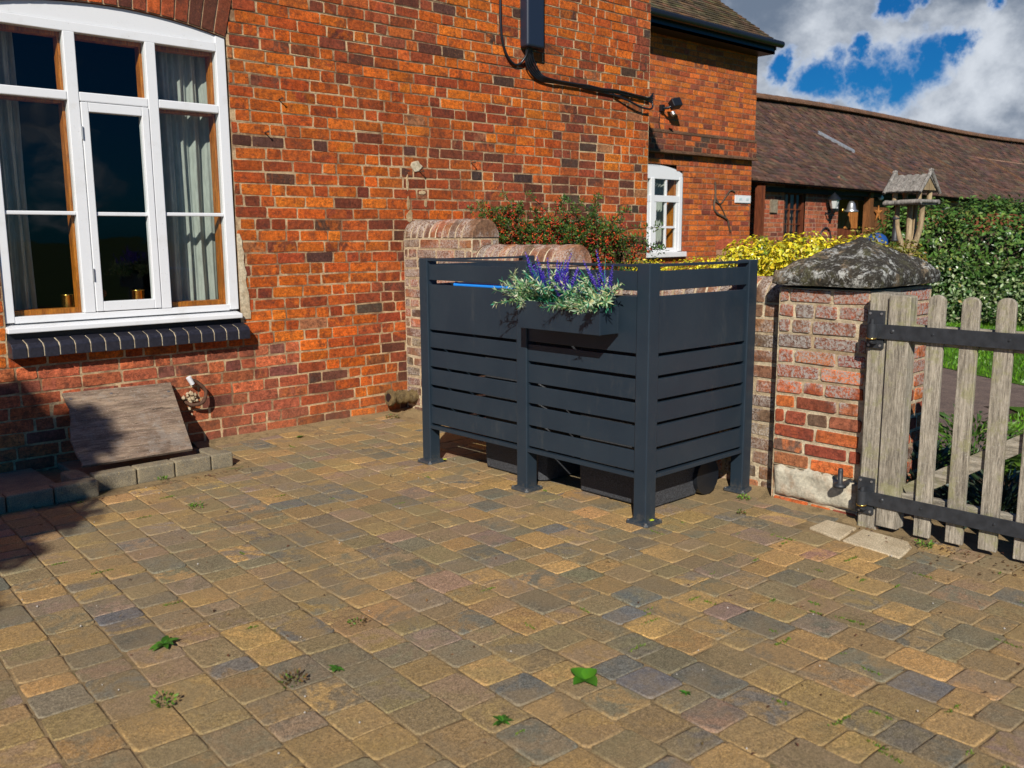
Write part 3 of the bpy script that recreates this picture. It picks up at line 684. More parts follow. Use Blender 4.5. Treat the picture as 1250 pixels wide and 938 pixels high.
while x < 4.4:
    w = rnd.choice((.155,.163,.168)); y = -3.2+rnd.uniform(0,.15)
    while y < 6.2:
        l = rnd.choices((.108,.160,.205,.138),(2.2,4,3.0,2.0))[0]
        X, Y = x+w/2, y+l/2; wx = X*ca_-(Y-3)*sa_; wy = X*sa_+(Y-3)*ca_+3
        ok = wx < 4.12 and wy < 5.80
        if wy > 5.05 and wx < 2.5: ok = False
        if wx > 3.80 and 1.60 < wy < 2.13: ok = False
        if ok: paver(x+.0014, x+w-.0014, y+.0010, y+l-.0010)
        y += l
    x += w
tag(mb.build('paving', M['paver']), 'tumbled buff and blue grey block paving of the yard', None, None, 'structure')
# mortar haunch strip where paving meets the walls
mb = MB(); rnd = R(15)
def haunch(pts, w, zin, dirv):
    P = []
    for i in range(len(pts)):
        a = Vector(pts[i]); d = Vector(dirv); P.append([a+Vector((0,0,zin+rnd.uniform(-.004,.004))), a+d*w*.5+Vector((0,0,.006+rnd.uniform(-.002,.003))), a+d*(w+rnd.uniform(-.02,.02))+Vector((0,0,-.009))])
    for i in range(len(P)-1):
        for k in (0, 1): mb.add([P[i][k], P[i+1][k], P[i+1][k+1], P[i][k+1]], [(0,1,2,3)], 0, smooth=True)
haunch([(2.5+i*.1, 5.893, 0) for i in range(19)], .15, .02, (0,-1,0))
haunch([(4.298, 5.9-i*.1, 0) for i in range(35)], .16, .025, (-1,0,0))
haunch([(4.198, 2.55-i*.08, 0) for i in range(8)], .10, .014, (-1,0,0))
tag(mb.build('mortar_fillet', M['sand']), 'sandy mortar edge where the paving meets the walls', None, None, 'structure')
# two pale flagstones at gate pier
for k, (pts, lb) in enumerate((([(3.90,2.115),(4.07,2.115),(4.06,1.955),(3.845,1.93)], 'smaller pale flagstone at the foot of the brick gate pier'), ([(3.84,1.915),(4.06,1.925),(4.04,1.70),(3.98,1.655),(3.80,1.63)], 'larger pale flagstone in front of the hinge side of the gate'))):
    mb = MB(); mb.prism([(a, b, -.01) for a, b in pts], (0,0,.016))
    tag(mb.build('flagstone', M['flag'], None, .006), lb, 'flagstone')

# =================================================================== BIN STORE
st = thing('bin_store', (3.8, 3.56, 0), 'anthracite slatted metal screen around the wheelie bins', 'bin store')
ZB = [(1.133,1.226),(.834,1.107),(.726,.817),(.610,.709),(.496,.593),(.374,.479),(.256,.357)]
posts = [(3.362,4.376),(3.362,3.514),(3.360,2.680),(4.190,2.680),(4.190,4.376)]
for k, (x, y) in enumerate(posts):
    w = .078 if k != 1 else .080
    mb = MB(); mb.box(x, x+w, y, y+w, .012, 1.262); 
    po = mb.build('post', M['steel'], st, .005)
    mb = MB(); cx, cy = x+w/2, y+w/2
    a, c = .070, .014; P = [(-a+c,-a),(a-c,-a),(a,-a+c),(a,a-c),(a-c,a),(-a+c,a),(-a,a-c),(-a,-a+c)]
    mb.add([(cx+p, cy+q, .0) for p, q in P]+[(cx+p*.97, cy+q*.97, .011) for p, q in P]+[(cx+p*.66, cy+q*.66, .020) for p, q in P], [tuple(range(8))[::-1]]+[(r*8+i,r*8+(i+1)%8,(r+1)*8+(i+1)%8,(r+1)*8+i) for r in (0,1) for i in range(8)]+[tuple(range(16,24))])
    mb.build('base_plate', M['steel'], po, .002)
    for sx, sy in ((-1,-1),(1,-1),(-1,1)):
        mb = MB(); mb.tube([(cx+sx*.055, cy+sy*.055, .012), (cx+sx*.055, cy+sy*.055, .017)], .006, 8); mb.build('bolt', M['zinc'], po)
def slat_run(kind, a, b):
    for z0, z1 in ZB:
        mb = MB()
        if kind == 'F': mb.box(3.374, 3.386, a, b, z0, z1)
        elif kind == 'R': mb.box(a, b, 2.694, 2.716, z0, z1)
        else: mb.box(a, b, 4.418, 4.440, z0, z1)
        mb.build('slat', M['steel'], st, .0022)
    for z0, z1 in ((1.246,1.258),(.222,.243)):
        mb = MB()
        if kind == 'F': mb.box(3.366, 3.410, a, b, z0, z1)
        elif kind == 'R': mb.box(a, b, 2.686, 2.730, z0, z1)
        else: mb.box(a, b, 4.404, 4.448, z0, z1)
        mb.build('rail', M['steel'], st, .0015)
slat_run('F', 3.595, 4.375); slat_run('F', 2.759, 3.513); slat_run('R', 3.439, 4.189); slat_run('L', 3.441, 4.189)
for i, (x, y) in enumerate(((3.44,4.335),(3.40,2.675))):
    mb = MB(); mb.prism([(x-.012,y-.006,.0205),(x+.01,y-.01,.0205),(x+.014,y+.005,.0205),(x-.006,y+.009,.0205)], (0,0,.003))
    tag(mb.build('fallen_leaf', M['tagm']), ('small bright yellow leaf on the left foot of the bin store', 'small bright yellow leaf on the corner foot of the bin store')[i], 'leaf')

# wheelie bins
def wheelie(x, y, w, d, lidmat, label, handle):
    b = thing('wheelie_bin', (x+d/2, y, 0), label, 'wheelie bin', 'wheelie bins inside the screen')
    mb = MB()
    def ring(z, x0, x1, hw, c): return [(x0+c,y-hw,z),(x1-c,y-hw,z),(x1,y-hw+c,z),(x1,y+hw-c,z),(x1-c,y+hw,z),(x0+c,y+hw,z),(x0,y+hw-c,z),(x0,y-hw+c,z)]
    R_ = [ring(.006, x+.012, x+d-.16, w*.44, .03), ring(.012, x+.005, x+d-.15, w*.445, .035), ring(.10, x+.0, x+d-.13, w*.45, .035), ring(.93, x+.01, x+d-.06, w*.475, .04), ring(.95, x-.01, x+d-.05, w*.5, .045), ring(1.0, x-.01, x+d-.05, w*.5, .045)]
    vs = [v for r in R_ for v in r]; mb.add(vs, [tuple(range(8))[::-1]]+[(r*8+i,r*8+(i+1)%8,(r+1)*8+(i+1)%8,(r+1)*8+i) for r in range(5) for i in range(8)]+[tuple(range(40,48))])
    mb.build('body', M['binpl'], b, .006)
    mb = MB(); R_ = [ring(1.002, x-.035, x+d-.03, w*.515, .05), ring(1.03, x-.04, x+d-.03, w*.52, .05), ring(1.055, x+.03, x+d-.06, w*.46, .06), ring(1.065, x+.12, x+d-.15, w*.35, .08)]
    vs = [v for r in R_ for v in r]; mb.add(vs, [tuple(range(8))[::-1]]+[(r*8+i,r*8+(i+1)%8,(r+1)*8+(i+1)%8,(r+1)*8+i) for r in range(3) for i in range(8)]+[tuple(range(24,32))], smooth=False)
    mb.build('lid', lidmat, b, .01)
    if handle:
        mb = MB(); mb.tube([(x-.136,y-w*.60,1.112),(x-.136,y+w*.46,1.112)], .015, 12); mb.tube([(x-.136,y+w*.46,1.112),(x-.136,y+w*.56,1.112)], [.014,.018], 12)
        for q in (-.3,.3): mb.tube([(x-.13,y+w*q,1.105),(x-.02,y+w*q,1.03)], .012, 8)
        mb.build('lid_handle', lidmat, b)
    mb = MB(); mb.tube([(x+d-.02,y-w*.42,.99),(x+d-.02,y+w*.42,.99)], .015, 10)
    for q in (-.4,.4): mb.tube([(x+d-.02,y+w*q,.99),(x+d-.07,y+w*q,.96)], .014, 8)
    mb.build('grab_handle', M['blackpl'], b)
    for q in (-1, 1):
        mb = MB(); yy = y+q*w*.46; mb.tube([(x+d-.12,yy-.022,.10),(x+d-.12,yy+.022,.10)], .10, 22, smooth=False); mb.build('wheel', M['blackpl'], b, .006)
wheelie(3.54, 3.83, .58, .60, M['blue'], 'dark wheelie bin with a blue lid bar, behind the left half of the screen', True)
wheelie(3.57, 3.08, .58, .58, M['binpl'], 'all grey wheelie bin behind the right half of the screen', False)

# planter
pl = thing('planter_box', (3.29, 3.14, .92), 'anthracite metal planter box hooked on the front of the bin store', 'planter')
mb = MB(); x0, x1, y0, y1, z0, z1 = 3.222, 3.358, 2.865, 3.43, .924, 1.066
mb.box(x0, x0+.006, y0, y1, z0, z1); mb.box(x1-.006, x1, y0, y1, z0, z1); mb.box(x0+.006, x1-.006, y0, y0+.006, z0+.001, z1-.001); mb.box(x0+.006, x1-.006, y1-.006, y1, z0+.001, z1-.001); mb.box(x0+.006, x1-.006, y0+.006, y1-.006, z0+.001, z0+.008)
mb.build('box', M['steel2'], pl, .0015)
mb = MB(); mb.box(x0+.007, x1-.007, y0+.007, y1-.007, 1.02, 1.035); mb.build('filling', M['soil'], pl)
pieces('hook', M['steel2'], pl, [(3.350, 3.372, yy-.012, yy+.012, 1.067, 1.12) for yy in (2.95, 3.34)], 0)
# artificial plants
def foliage_clump(cx, cy, seed, n, label, spread=.10, lean=(0,0)):
    rnd = R(seed); mb = MB(); tr = MB()
    pal = [((.60,.66,.44),3.2),((.42,.58,.36),3.2),((.62,.62,.32),2.4),((.15,.36,.12),3.2),((.06,.30,.18),2.2)]
    for k in range(n):
        a = rnd.uniform(0, 2*pi); el = rnd.uniform(.15, 1.2); L = rnd.uniform(.12, .215); el = max(el, .3)
        d = Vector((cos(a)*cos(el)*.7+lean[0], sin(a)*cos(el)*.9+lean[1], sin(el)+.10))
        b0 = Vector((cx+rnd.uniform(-.03,.03), cy+rnd.uniform(-spread,spread)*.7, 1.04)); P = []
        for i in range(6):
            t = i/5; P.append(b0+d*L*t+Vector((0,0,-.055*L/.2*t*t*(1.6-el))))
        tr.tube(P, [.0022]*5+[.001], 4, 0, (.10,.25,.10), cap=False)
        for i in range(1, 6):
            for w in range(7 if i > 2 else 5):
                aa = rnd.uniform(0, 2*pi); dd = (P[i]-P[i-1]).normalized()
                o = dd.orthogonal().normalized(); o2 = dd.cross(o)
                ld = (o*cos(aa)+o2*sin(aa))*rnd.uniform(.5,1)+dd*rnd.uniform(.3,1.1)
                c = jit(rnd, pick(rnd, pal if i > 2 else pal[1:]), .2)
                mb.leaf(P[i]-dd*rnd.uniform(0,.02), ld, dd+Vector((rnd.uniform(-.5,.5),rnd.uniform(-.5,.5),rnd.uniform(-.5,.5))), rnd.uniform(.022,.042), rnd.uniform(.005,.009), 0, c)
    e = thing('foliage_plant', (cx, cy, 1.03), label, 'artificial plant', 'artificial plants in the planter')
    mb.build('leaves', M['petal'], e); tr.build('stems', M['petal'], e)
foliage_clump(3.275, 3.37, 1, 26, 'pale green leafy artificial plant at the left end of the planter', .07, (-.1,.55))
foliage_clump(3.275, 3.24, 2, 22, 'pale leafy artificial plant left of the tallest lavender in the planter', .05, (-.2,.05))
foliage_clump(3.275, 3.05, 3, 26, 'cream tipped artificial foliage right of the middle lavender clump', .06, (-.2,0))
foliage_clump(3.275, 2.92, 4, 34, 'cream green artificial foliage spilling over the right end of the planter', .07, (-.3,-.15))
def lavender_clump(cx, cy, seed, n, label, spread, h):
    rnd = R(seed); mb = MB(); gr = MB()
    for k in range(n):
        a = rnd.uniform(0, 2*pi); L = h*rnd.uniform(.55, 1.0)
        d = Vector((cos(a)*.32-.12, sin(a)*.5, 1)).normalized(); b0 = Vector((cx+rnd.uniform(-.025,.02), cy+rnd.uniform(-spread,spread), 1.03))
        P = [b0+d*L*i/7+Vector((-.03*(i/7)**2*cos(k), .05*(i/7)**2*sin(k*2.3), -.035*(i/7)**2)) for i in range(8)]
        gr.tube(P, [.0018]*8, 4, 0, (.05,.32,.18), cap=False)
        for i in range(1, 4):
            for w in range(5):
                aa = rnd.uniform(0, 2*pi); gr.leaf(P[i], (cos(aa), sin(aa), rnd.uniform(.4,1.4)), (0,0,1), rnd.uniform(.025,.045), .0055, 0, jit(rnd, rnd.choice([(.04,.33,.18),(.05,.42,.30),(.07,.28,.08)]), .2))
        for i in range(40):
            t = .5+.5*i/39; p = b0+d*L*t; r = .0135*(1-(t-.5)*1.2)
            aa = i*2.4; ldir = Vector((cos(aa), sin(aa), .7))
            mb.leaf(p, ldir, (0,0,1), r*1.7, r*1.3, 0, jit(rnd, rnd.choice([(.17,.10,.68),(.11,.08,.66),(.30,.17,.74)]), .2))
    e = thing('lavender_plant', (cx, cy, 1.03), label, 'artificial plant', 'artificial plants in the planter')
    mb.build('flowers', M['petal'], e); gr.build('stems', M['petal'], e)
lavender_clump(3.27, 3.235, 11, 13, 'tallest purple artificial lavender above the left half of the planter', .04, .31)
lavender_clump(3.25, 3.13, 12, 18, 'purple artificial lavender hanging in the middle of the planter', .07, .24)
lavender_clump(3.28, 2.86, 13, 7, 'purple artificial lavender spikes at the right end of the planter', .03, .32)

# =================================================================== GARDEN WALL
gw = thing('garden_wall', (4.43, 4.2, 0), 'old brick garden wall stepping down behind the bin store with rounded brick copings', 'wall')
GX0, GX1 = 4.30, 4.56
rnd = R(41); mb = MB()
for y0, y1, zt in ((5.06, 5.885, 1.375), (4.14, 5.06, 1.190), (2.50, 4.14, 1.030)):
    bricks(mb, (GX0, 0, 0), (0,-1,0), (0,0,1), (-1,0,0), -y1, -y0, -.02, zt, rnd, PALGW, h=.079, j=.014, prot=.004, jt=.003)
    bricks(mb, (GX1, 0, 0), (0,1,0), (0,0,1), (1,0,0), y0, y1, -.02, zt, rnd, PALGW, h=.079, j=.014, prot=.004)
    mb.box(GX0+.01, GX1-.01, y0+.001, y1, -.02, zt-.001, 1)
    zb = {1.375: 1.19, 1.19: 1.03}.get(zt)
    if zb: bricks(mb, (GX0, y0, 0), (1,0,0), (0,0,1), (0,-1,0), 0, GX1-GX0, zb, zt, rnd, PALGW, h=.08, j=.012, prot=.004)
mb.build('brickwork', [M['brick_low'], M['mortar_lt']], gw)
def coping(y0, y1, z, rad, endlen=.13):
    mb = MB(); cx = (GX0+GX1)/2; n = 12
    y = y0; first = True
    while y < y1-.01:
        w = endlen if first else .077; w = min(w, y1-y)
        a, b = y+.006, y+w-.006
        c = jit(rnd, pick(rnd, PALGW[:4]), .2); rr = rad+rnd.uniform(-.003,.003)
        prof = [(cx-rr*cos(pi*i/n), z+.006+rr*1.0*sin(pi*i/n)) for i in range(n+1)]
        pr2 = [(cx-(rr-.008)*cos(pi*i/n), z+.006+(rr-.008)*sin(pi*i/n)) for i in range(n+1)]
        rings = [[(p[0], yy, p[1]) for p in q] for q, yy in ((pr2, a), (prof, a+.008), (prof, b-.008), (pr2, b))]
        m1 = n+1; vs = [v for r in rings for v in r]
        mb.add(vs, [(r*m1+i, r*m1+i+1, (r+1)*m1+i+1, (r+1)*m1+i) for r in range(3) for i in range(n)]+[tuple(range(m1)), tuple(range(3*m1, 4*m1))[::-1]], 0, c)
        y += w; first = False
    prof = [(cx-(rad-.006)*cos(pi*i/n), z+(rad-.004)*sin(pi*i/n)) for i in range(n+1)]
    mb.prism([(p[0], y0+.012, p[1]) for p in prof], (0, y1-y0-.012, 0), 1)
    mb.build('coping', [M['brick_low'], M['mortar_lt']], gw)
coping(5.045, 5.885, 1.376, .134); coping(4.125, 5.04, 1.191, .134); coping(2.52, 4.12, 1.031, .132)

from mathutils import noise as mn
# =================================================================== GATE PIER
pr = thing('gate_pier', (4.44, 2.26, 0), 'square brick gate pier with a lichened pyramid stone cap', 'gate pier')
mb = MB(); rnd = R(51); PX0, PX1, PY0, PY1 = 4.20, 4.88, 2.02, 2.505
bricks(mb, (PX0,0,0), (0,-1,0), (0,0,1), (-1,0,0), -PY1, -PY0, .195, 1.125, rnd, PALPIER, h=.078, L=.24, j=.013, prot=.007, jt=.003, palf=lambda u, v: PALPIER if v < .8 else [((.30,.11,.06),3),((.22,.10,.065),3),((.42,.12,.05),2),((.16,.10,.065),2)])
bricks(mb, (PX0,0,0), (0,-1,0), (0,0,1), (-1,0,0), -PY1+.01, -PY0-.005, -.02, .03, rnd, PALPIER, h=.06, L=.24, j=.012, prot=.012)
bricks(mb, (0,PY0,0), (1,0,0), (0,0,1), (0,-1,0), PX0, PX1, -.02, 1.125, rnd, PALPIER, h=.078, L=.24, j=.013, prot=.005)
bricks(mb, (0,PY1,0), (-1,0,0), (0,0,1), (0,1,0), -PX1, -PX0, -.02, 1.125, rnd, PALPIER, h=.078, L=.24, j=.013, prot=.005)
bricks(mb, (PX1,0,0), (0,1,0), (0,0,1), (1,0,0), PY0, PY1, -.02, 1.125, rnd, PALPIER, h=.078, L=.24, j=.013, prot=.005)
mb.box(PX0+.008, PX1-.008, PY0+.008, PY1-.008, -.02, 1.125, 1)
mb.build('shaft', [M['brick_pier'], M['mortar_lt']], pr)
# render patch at the foot (rough grid)
mb = MB(); n, m = 22, 9; vs = []
for j in range(m+1):
    for i in range(n+1):
        yy = 2.49-.455*i/n; zz = .035+.165*j/m
        if j == m: zz += rnd.uniform(-.018,.012)-.03*(i/n > .75)
        if j == 0: zz += rnd.uniform(-.006,.004)
        vs.append((4.184-.016*(mn.noise(Vector((yy*9, zz*14, 0)))) -(.004 if 0 < j < m and 0 < i < n else -.020), yy, zz))
mb.add(vs, [(j*(n+1)+i, j*(n+1)+i+1, (j+1)*(n+1)+i+1, (j+1)*(n+1)+i) for j in range(m) for i in range(n)], smooth=True)
mb.build('render_patch', M['render'], pr)
# cap
mb = MB(); n = 24; cx, cy = 4.535, 2.258; HX, HY = .388, .282
def prof(r):  # r 0..1 edge to apex
    return 1.16+.055*min(1, r*14)**.6+.165*(max(0, r-.02))**.85
vs = []; rnd = R(61)
from mathutils import noise as mn
G = 60
for j in range(G+1):
    for i in range(G+1):
        u, v = -1+2*i/G, -1+2*j/G
        u2, v2 = (abs(u)**.8)*(1 if u > 0 else -1), (abs(v)**.8)*(1 if v > 0 else -1)
        dd = max(abs(u2), abs(v2)); soft = (abs(u2)**9+abs(v2)**9)**(1/9)
        rr = 1-dd
        sx = u2*(1-.05*max(0, (abs(u2)**4*abs(v2)**4))); sy = v2*(1-.05*(abs(u2)**4*abs(v2)**4))
        z = 1.210+.170*(1-min(1, soft))**.92 if dd < .999 else 1.200
        p = Vector((cx+sx*HX, cy+sy*HY, z)); nv = mn.noise(p*9)*.010+mn.noise(p*25)*.006
        if dd < .999: p.z += nv*1.3+.006*mn.noise(p*60)
        vs.append(p)
mb.add(vs, [(j*(G+1)+i, j*(G+1)+i+1, (j+1)*(G+1)+i+1, (j+1)*(G+1)+i) for j in range(G) for i in range(G)], smooth=True)
per = [i for i in range(G+1)]+[(j)*(G+1)+G for j in range(1, G+1)]+[G*(G+1)+i for i in range(G-1, -1, -1)]+[j*(G+1) for j in range(G-1, 0, -1)]
ring = [vs[k] for k in per]; low = []; low2 = []
for p in ring:
    d = Vector((p.x-cx, p.y-cy, 0)); k = .012+mn.noise(p*14)*.014
    low.append(Vector((cx+d.x*(1+k), cy+d.y*(1+k), 1.146+mn.noise(p*8)*.005))); low2.append(Vector((cx+d.x*.93, cy+d.y*.93, 1.138)))
L_ = len(ring)
mb.add(ring+low+low2, [(i, L_+i, L_+(i+1)%L_, (i+1)%L_) for i in range(L_)]+[(L_+i, 2*L_+i, 2*L_+(i+1)%L_, L_+(i+1)%L_) for i in range(L_)]+[tuple(range(2*L_, 3*L_))], smooth=True)
mb.build('cap_stone', M['cap'], pr)
pn = thing('iron_pintle', (4.13, 2.1, .18), 'old iron gate pintle pointing up from the foot of the brick pier', 'gate pintle')
mb = MB(); mb.tube([(4.205,2.075,.178),(4.125,2.085,.175)], .014, 8); mb.lathe((4.125,2.085,.165), [(0,0),(.030,0),(.032,.01),(.026,.018),(.013,.022),(.013,.085),(.010,.095),(0,.097)], 14)
mb.build('pin', M['iron'], pn)
mb = MB(); mb.obox((4.20,2.072,.178), (.004,0,0), (0,.018,0), (0,0,.010)); mb.build('plate', M['iron'], pn, .002)

# =================================================================== GATE POST + GATE
gp = thing('gate_post', (4.2, 1.93, 0), 'weathered timber board post fixed beside the brick pier', 'gate post')
mb = MB(); mb.box(4.122, 4.27, 1.890, 1.984, -.02, 1.122); mb.build('board', M['gatewood'], gp, .004)
mb = MB(); mb.box(4.204, 4.26, 1.986, 2.016, 0, 1.1); mb.build('packer', M['darkwood'], gp)
for z in (.955, .155):
    mb = MB(); mb.box(4.108, 4.1205, 1.905, 1.986, z-.088, z+.088); hp = mb.build('hinge_plate', M['iron'], gp, .002)
    for dy, dz in ((1.918,.074),(1.972,.074),(1.918,-.074),(1.972,-.074)):
        mb = MB(); mb.tube([(4.108,dy,z+dz),(4.104,dy,z+dz)], .006, 8); mb.build('screw', M['zinc'], hp)
    mb = MB(); mb.tube([(4.080,1.948,z-.058),(4.080,1.948,z+.05)], .011, 10); mb.obox((4.095,1.948,z-.052), (.018,0,0), (0,.016,0), (0,0,.012)); mb.build('pin', M['iron'], hp)
    mb = MB(); mb.lathe((4.080,1.948,z-.042), [(.012,0),(.024,0),(.024,.006),(.012,.006)], 16); mb.build('washer', M['brass'], hp)
gt = thing('picket_gate', (4.13, 1.2, 0), 'weathered round topped picket gate on two long black strap hinges', 'gate')
gx = 4.118
def picket(y0, y1, x0, x1, zb, zt, rnd_top=.5, name='picket'):
    w = (y1-y0)/2; cy = (y0+y1)/2; P = [(x0, y0, zb), (x0, y1, zb)]
    for i in range(11):
        a = pi*i/10; P.append((x0, cy+w*cos(a), zt-w*rnd_top*1.6+w*rnd_top*1.6*sin(a)))
    mb = MB(); mb.prism(P, (x1-x0, 0, 0)); return mb.build(name, M['gatewood'], gt, .003)
picket(1.786, 1.886, 4.105, 4.18, .022, 1.118, .10, 'stile')
ys = [(1.640,1.713),(1.495,1.570),(1.352,1.428),(1.208,1.284),(1.066,1.140),(.922,.998),(.780,.854)]
for i, (a, b) in enumerate(ys): picket(a, b, gx, gx+.022, .012+.004*(i%3), 1.126-(.003*(i%2)))
picket(.64, .72, 4.105, 4.18, .022, 1.118, .10, 'stile')
for z in (.94, .15):
    mb = MB(); mb.box(gx+.0225, gx+.062, .72, 1.786, z-.045, z+.045); mb.build('rail', M['gatewood_y'], gt, .003)
mb = MB(); A, B = Vector((gx+.042, 1.77, .20)), Vector((gx+.042, .74, .88)); d = (B-A).normalized(); nrm = Vector((0, -d.z, d.y))
mb.obox((A+B)/2, (.018,0,0), d*(B-A).length/2, nrm*.036); mb.build('brace', M['gatewood_y'], gt, .003)
for z in (.948, .148):
    mb = MB(); mb.box(gx-.021, gx-.013, .95, 1.935, z-.034, z+.034)
    S = mb.build('strap_hinge', M['iron'], gt, .0015)
    mb = MB(); mb.tube([(4.080,1.948,z-.034),(4.080,1.948,z+.036)], .022, 16); mb.obox((4.094,1.938,z), (.0075,0,0), (0,.012,0), (0,0,.0335)); mb.build('hinge_eye', M['iron'], S, .002)
    for y in (1.86, 1.676, 1.36, 1.10):
        mb = MB(); mb.tube([(gx-.020,y,z+.004),(gx-.026,y,z+.003)], [.011,.006] if y > 1.8 else [.006,.004], 10); mb.build('bolt', M['iron'], S)

# =================================================================== CLAY PIPE
mb = MB(); rnd = R(17)
for k in range(5):
    x0 = 4.06+k*.09
cp = thing('clay_pipe', (4.2, 5.75, .1), 'encrusted broken clay pipe lying at the foot of the wall left of the bin store', 'pipe')
prf = []; P = []
for i in range(16):
    t = i/15; P.append(Vector((4.05+.33*t, 5.79-.02*t, .145-.02*t))); prf.append(.05+.012*(t < .12)+.006*sin(i*2.1)-.008*(.12 < t < .25)+rnd.uniform(-.004,.004))
mb.tube(P, prf, 14); mb.build('pipe', M['clay'], cp)
mb = MB(); mb.tube([P[0]-Vector((.002,0,0)), P[0]+Vector((.004,0,0))], .036, 12); mb.build('pipe_mouth', M['blackpl'], cp)
mb = MB()
for k in range(60):
    t = rnd.random(); p = P[0].lerp(P[-1], t)+Vector((0, rnd.uniform(-.045,.03), rnd.uniform(-.02,.05))); mb.octa(p, rnd.uniform(.008,.02))
mb.build('mortar_crust', M['clay'], cp)

# =================================================================== PLANTS
def rv(r): 
    while True:
        v = Vector((r.uniform(-1,1), r.uniform(-1,1), r.uniform(-1,1)))
        if .05 < v.length < 1: return v.normalized()
def leaves_on(mb, rnd, blobs, n, L, w, pal, shell=.25, up=.4, ja=.25):
    tot = sum(b[3]*b[4] for b in blobs)
    for cx, cy, cz, rx, rz, ry in [(b[0],b[1],b[2],b[3],b[4],b[5] if len(b) > 5 else b[3]) for b in blobs]:
        for k in range(int(n*rx*rz/tot)):
            d = rv(rnd); q = 1-shell*abs(rnd.gauss(0,.6)); lump = 1+.13*mn.noise(Vector((cx,cy,cz))*3+d*2.6)*2
            p = Vector((cx+d.x*rx*q*lump, cy+d.y*ry*q*lump, cz+d.z*rz*q*lump))
            if p.z < .01: continue
            nrm = (d+rv(rnd)*.9+Vector((0,0,up))).normalized(); ld = nrm.orthogonal().normalized(); ld = Matrix.Rotation(rnd.uniform(0, 2*pi), 3, nrm) @ ld
            s = rnd.uniform(.7, 1.3); mb.leaf(p, ld, nrm, L*s, w*s, 0, jit(rnd, pick(rnd, pal), ja))
# pyracantha
py = thing('pyracantha_bush', (4.85, 4.9, 0), 'spiky evergreen bush with red berries behind the garden wall', 'bush')
rnd = R(71); lf = MB(); be = MB(); sm = MB()
GP = [((.035,.09,.02),4),((.06,.14,.02),4),((.11,.19,.03),2.5),((.2,.24,.04),.8)]
stems = []
for k in range(150):
    y = rnd.uniform(4.10, 5.50); base = Vector((4.86+rnd.uniform(-.12,.10), y, 1.05+rnd.uniform(-.1,.1)))
    hmax = 1.26+.25*max(0, sin((y-3.9)/1.75*pi))**.6
    top = hmax-abs(rnd.gauss(0,.10)) if k % 5 else hmax+rnd.uniform(.06,.2)
    dy = rnd.gauss(0,.26); tip = Vector((base.x+rnd.uniform(-.16,.10), y+dy, top)); mid = base.lerp(tip,.55)+Vector((rnd.uniform(-.05,.05), -dy*.2, .10+.06*rnd.random()))
    stems.append(curve_pts([base, mid, tip], 6))
for si, P in enumerate(stems):
    sm.tube(P, [.006-.0045*i/(len(P)-1) for i in range(len(P))], 5, 0, (.07,.04,.02), cap=False)
    red = rnd.random() < .8
    for i, p in enumerate(P):
        t = i/(len(P)-1)
        for q in range(13 if rnd.random() < .8 else 8):
            d = rv(rnd); lf.leaf(p+d*rnd.uniform(.002,.026), d+Vector((0,0,.5)), rv(rnd), rnd.uniform(.020,.034), rnd.uniform(.008,.012), 0, jit(rnd, pick(rnd, GP), .3))
        if red and t < .8 and rnd.random() < .72:
            c = p+rv(rnd)*.02+Vector((-.012,-.006,.008))
            for q in range(rnd.randint(6, 12)): be.octa(c+rv(rnd)*rnd.uniform(.004,.032), rnd.uniform(.0055,.0085), 0, jit(rnd, rnd.choice([(.50,.035,.012),(.38,.022,.010),(.60,.10,.018),(.28,.03,.015)]), .2))
for k in range(3): sm.tube([(4.85,4.4+k*.5,0),(4.83,4.4+k*.5,1.1)], .02, 6, 0, (.07,.04,.02))
leaves_on(lf, rnd, [(4.90,4.4,1.05,.16,.17,.3),(4.90,4.9,1.12,.16,.22,.35),(4.90,5.35,1.15,.16,.25,.25)], 1600, .03, .012, GP, .5)
leaves_on(lf, rnd, [(4.88,4.02,1.18,.12,.20,.16),(4.86,3.90,1.10,.10,.14,.12)], 700, .032, .009, [((.05,.10,.025),3),((.09,.15,.04),2)], .6)
lf.build('foliage', M['leaf'], py); be.build('berries', M['berry'], py); sm.build('stems', M['leaf'], py)
# golden hedge
gh = thing('golden_hedge', (5.3, 3.1, 0), 'bright yellow variegated hedge beyond the garden wall', 'hedge')
YP = [((.74,.62,.03),5),((.64,.56,.03),4),((.78,.72,.12),2),((.36,.38,.03),1.6),((.12,.18,.02),.8)]
mb = MB(); rnd = R(81)
leaves_on(mb, rnd, [(5.35,3.40,1.17,.22,.20,.26),(5.35,3.03,1.19,.24,.21,.30),(5.35,2.75,1.18,.22,.19,.26),(5.35,2.62,1.13,.2,.2,.16)], 9500, .034, .020, YP, .35, .5)
leaves_on(mb, rnd, [(5.45,4.4,1.03,.16,.185,.36),(5.45,3.9,1.05,.17,.18,.36)], 5000, .026, .016, YP, .35, .5)
mb.build('foliage', M['leafgloss'], gh)
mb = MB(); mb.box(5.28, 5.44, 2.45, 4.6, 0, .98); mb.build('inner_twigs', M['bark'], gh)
oh = thing('olive_shrub', (5.75, 2.7, 0), 'duller olive brown shrub between the golden hedge and the bird table', 'bush')
mb = MB(); leaves_on(mb, R(82), [(5.75,2.55,1.13,.16,.22,.12),(5.75,2.82,1.19,.16,.235,.15),(5.8,2.62,1.09,.18,.2,.16),(5.78,2.93,1.15,.16,.205,.13),(5.8,2.7,1.12,.16,.2,.14)], 9000, .028, .015, [((.30,.27,.05),3),((.20,.20,.04),3),((.30,.17,.05),1.5),((.45,.38,.06),1)], .35)
mb.build('foliage', M['leaf'], oh); mb = MB(); mb.tube([(5.75,2.72,0),(5.75,2.72,.95)], .04, 6); mb.build('stem', M['bark'], oh)
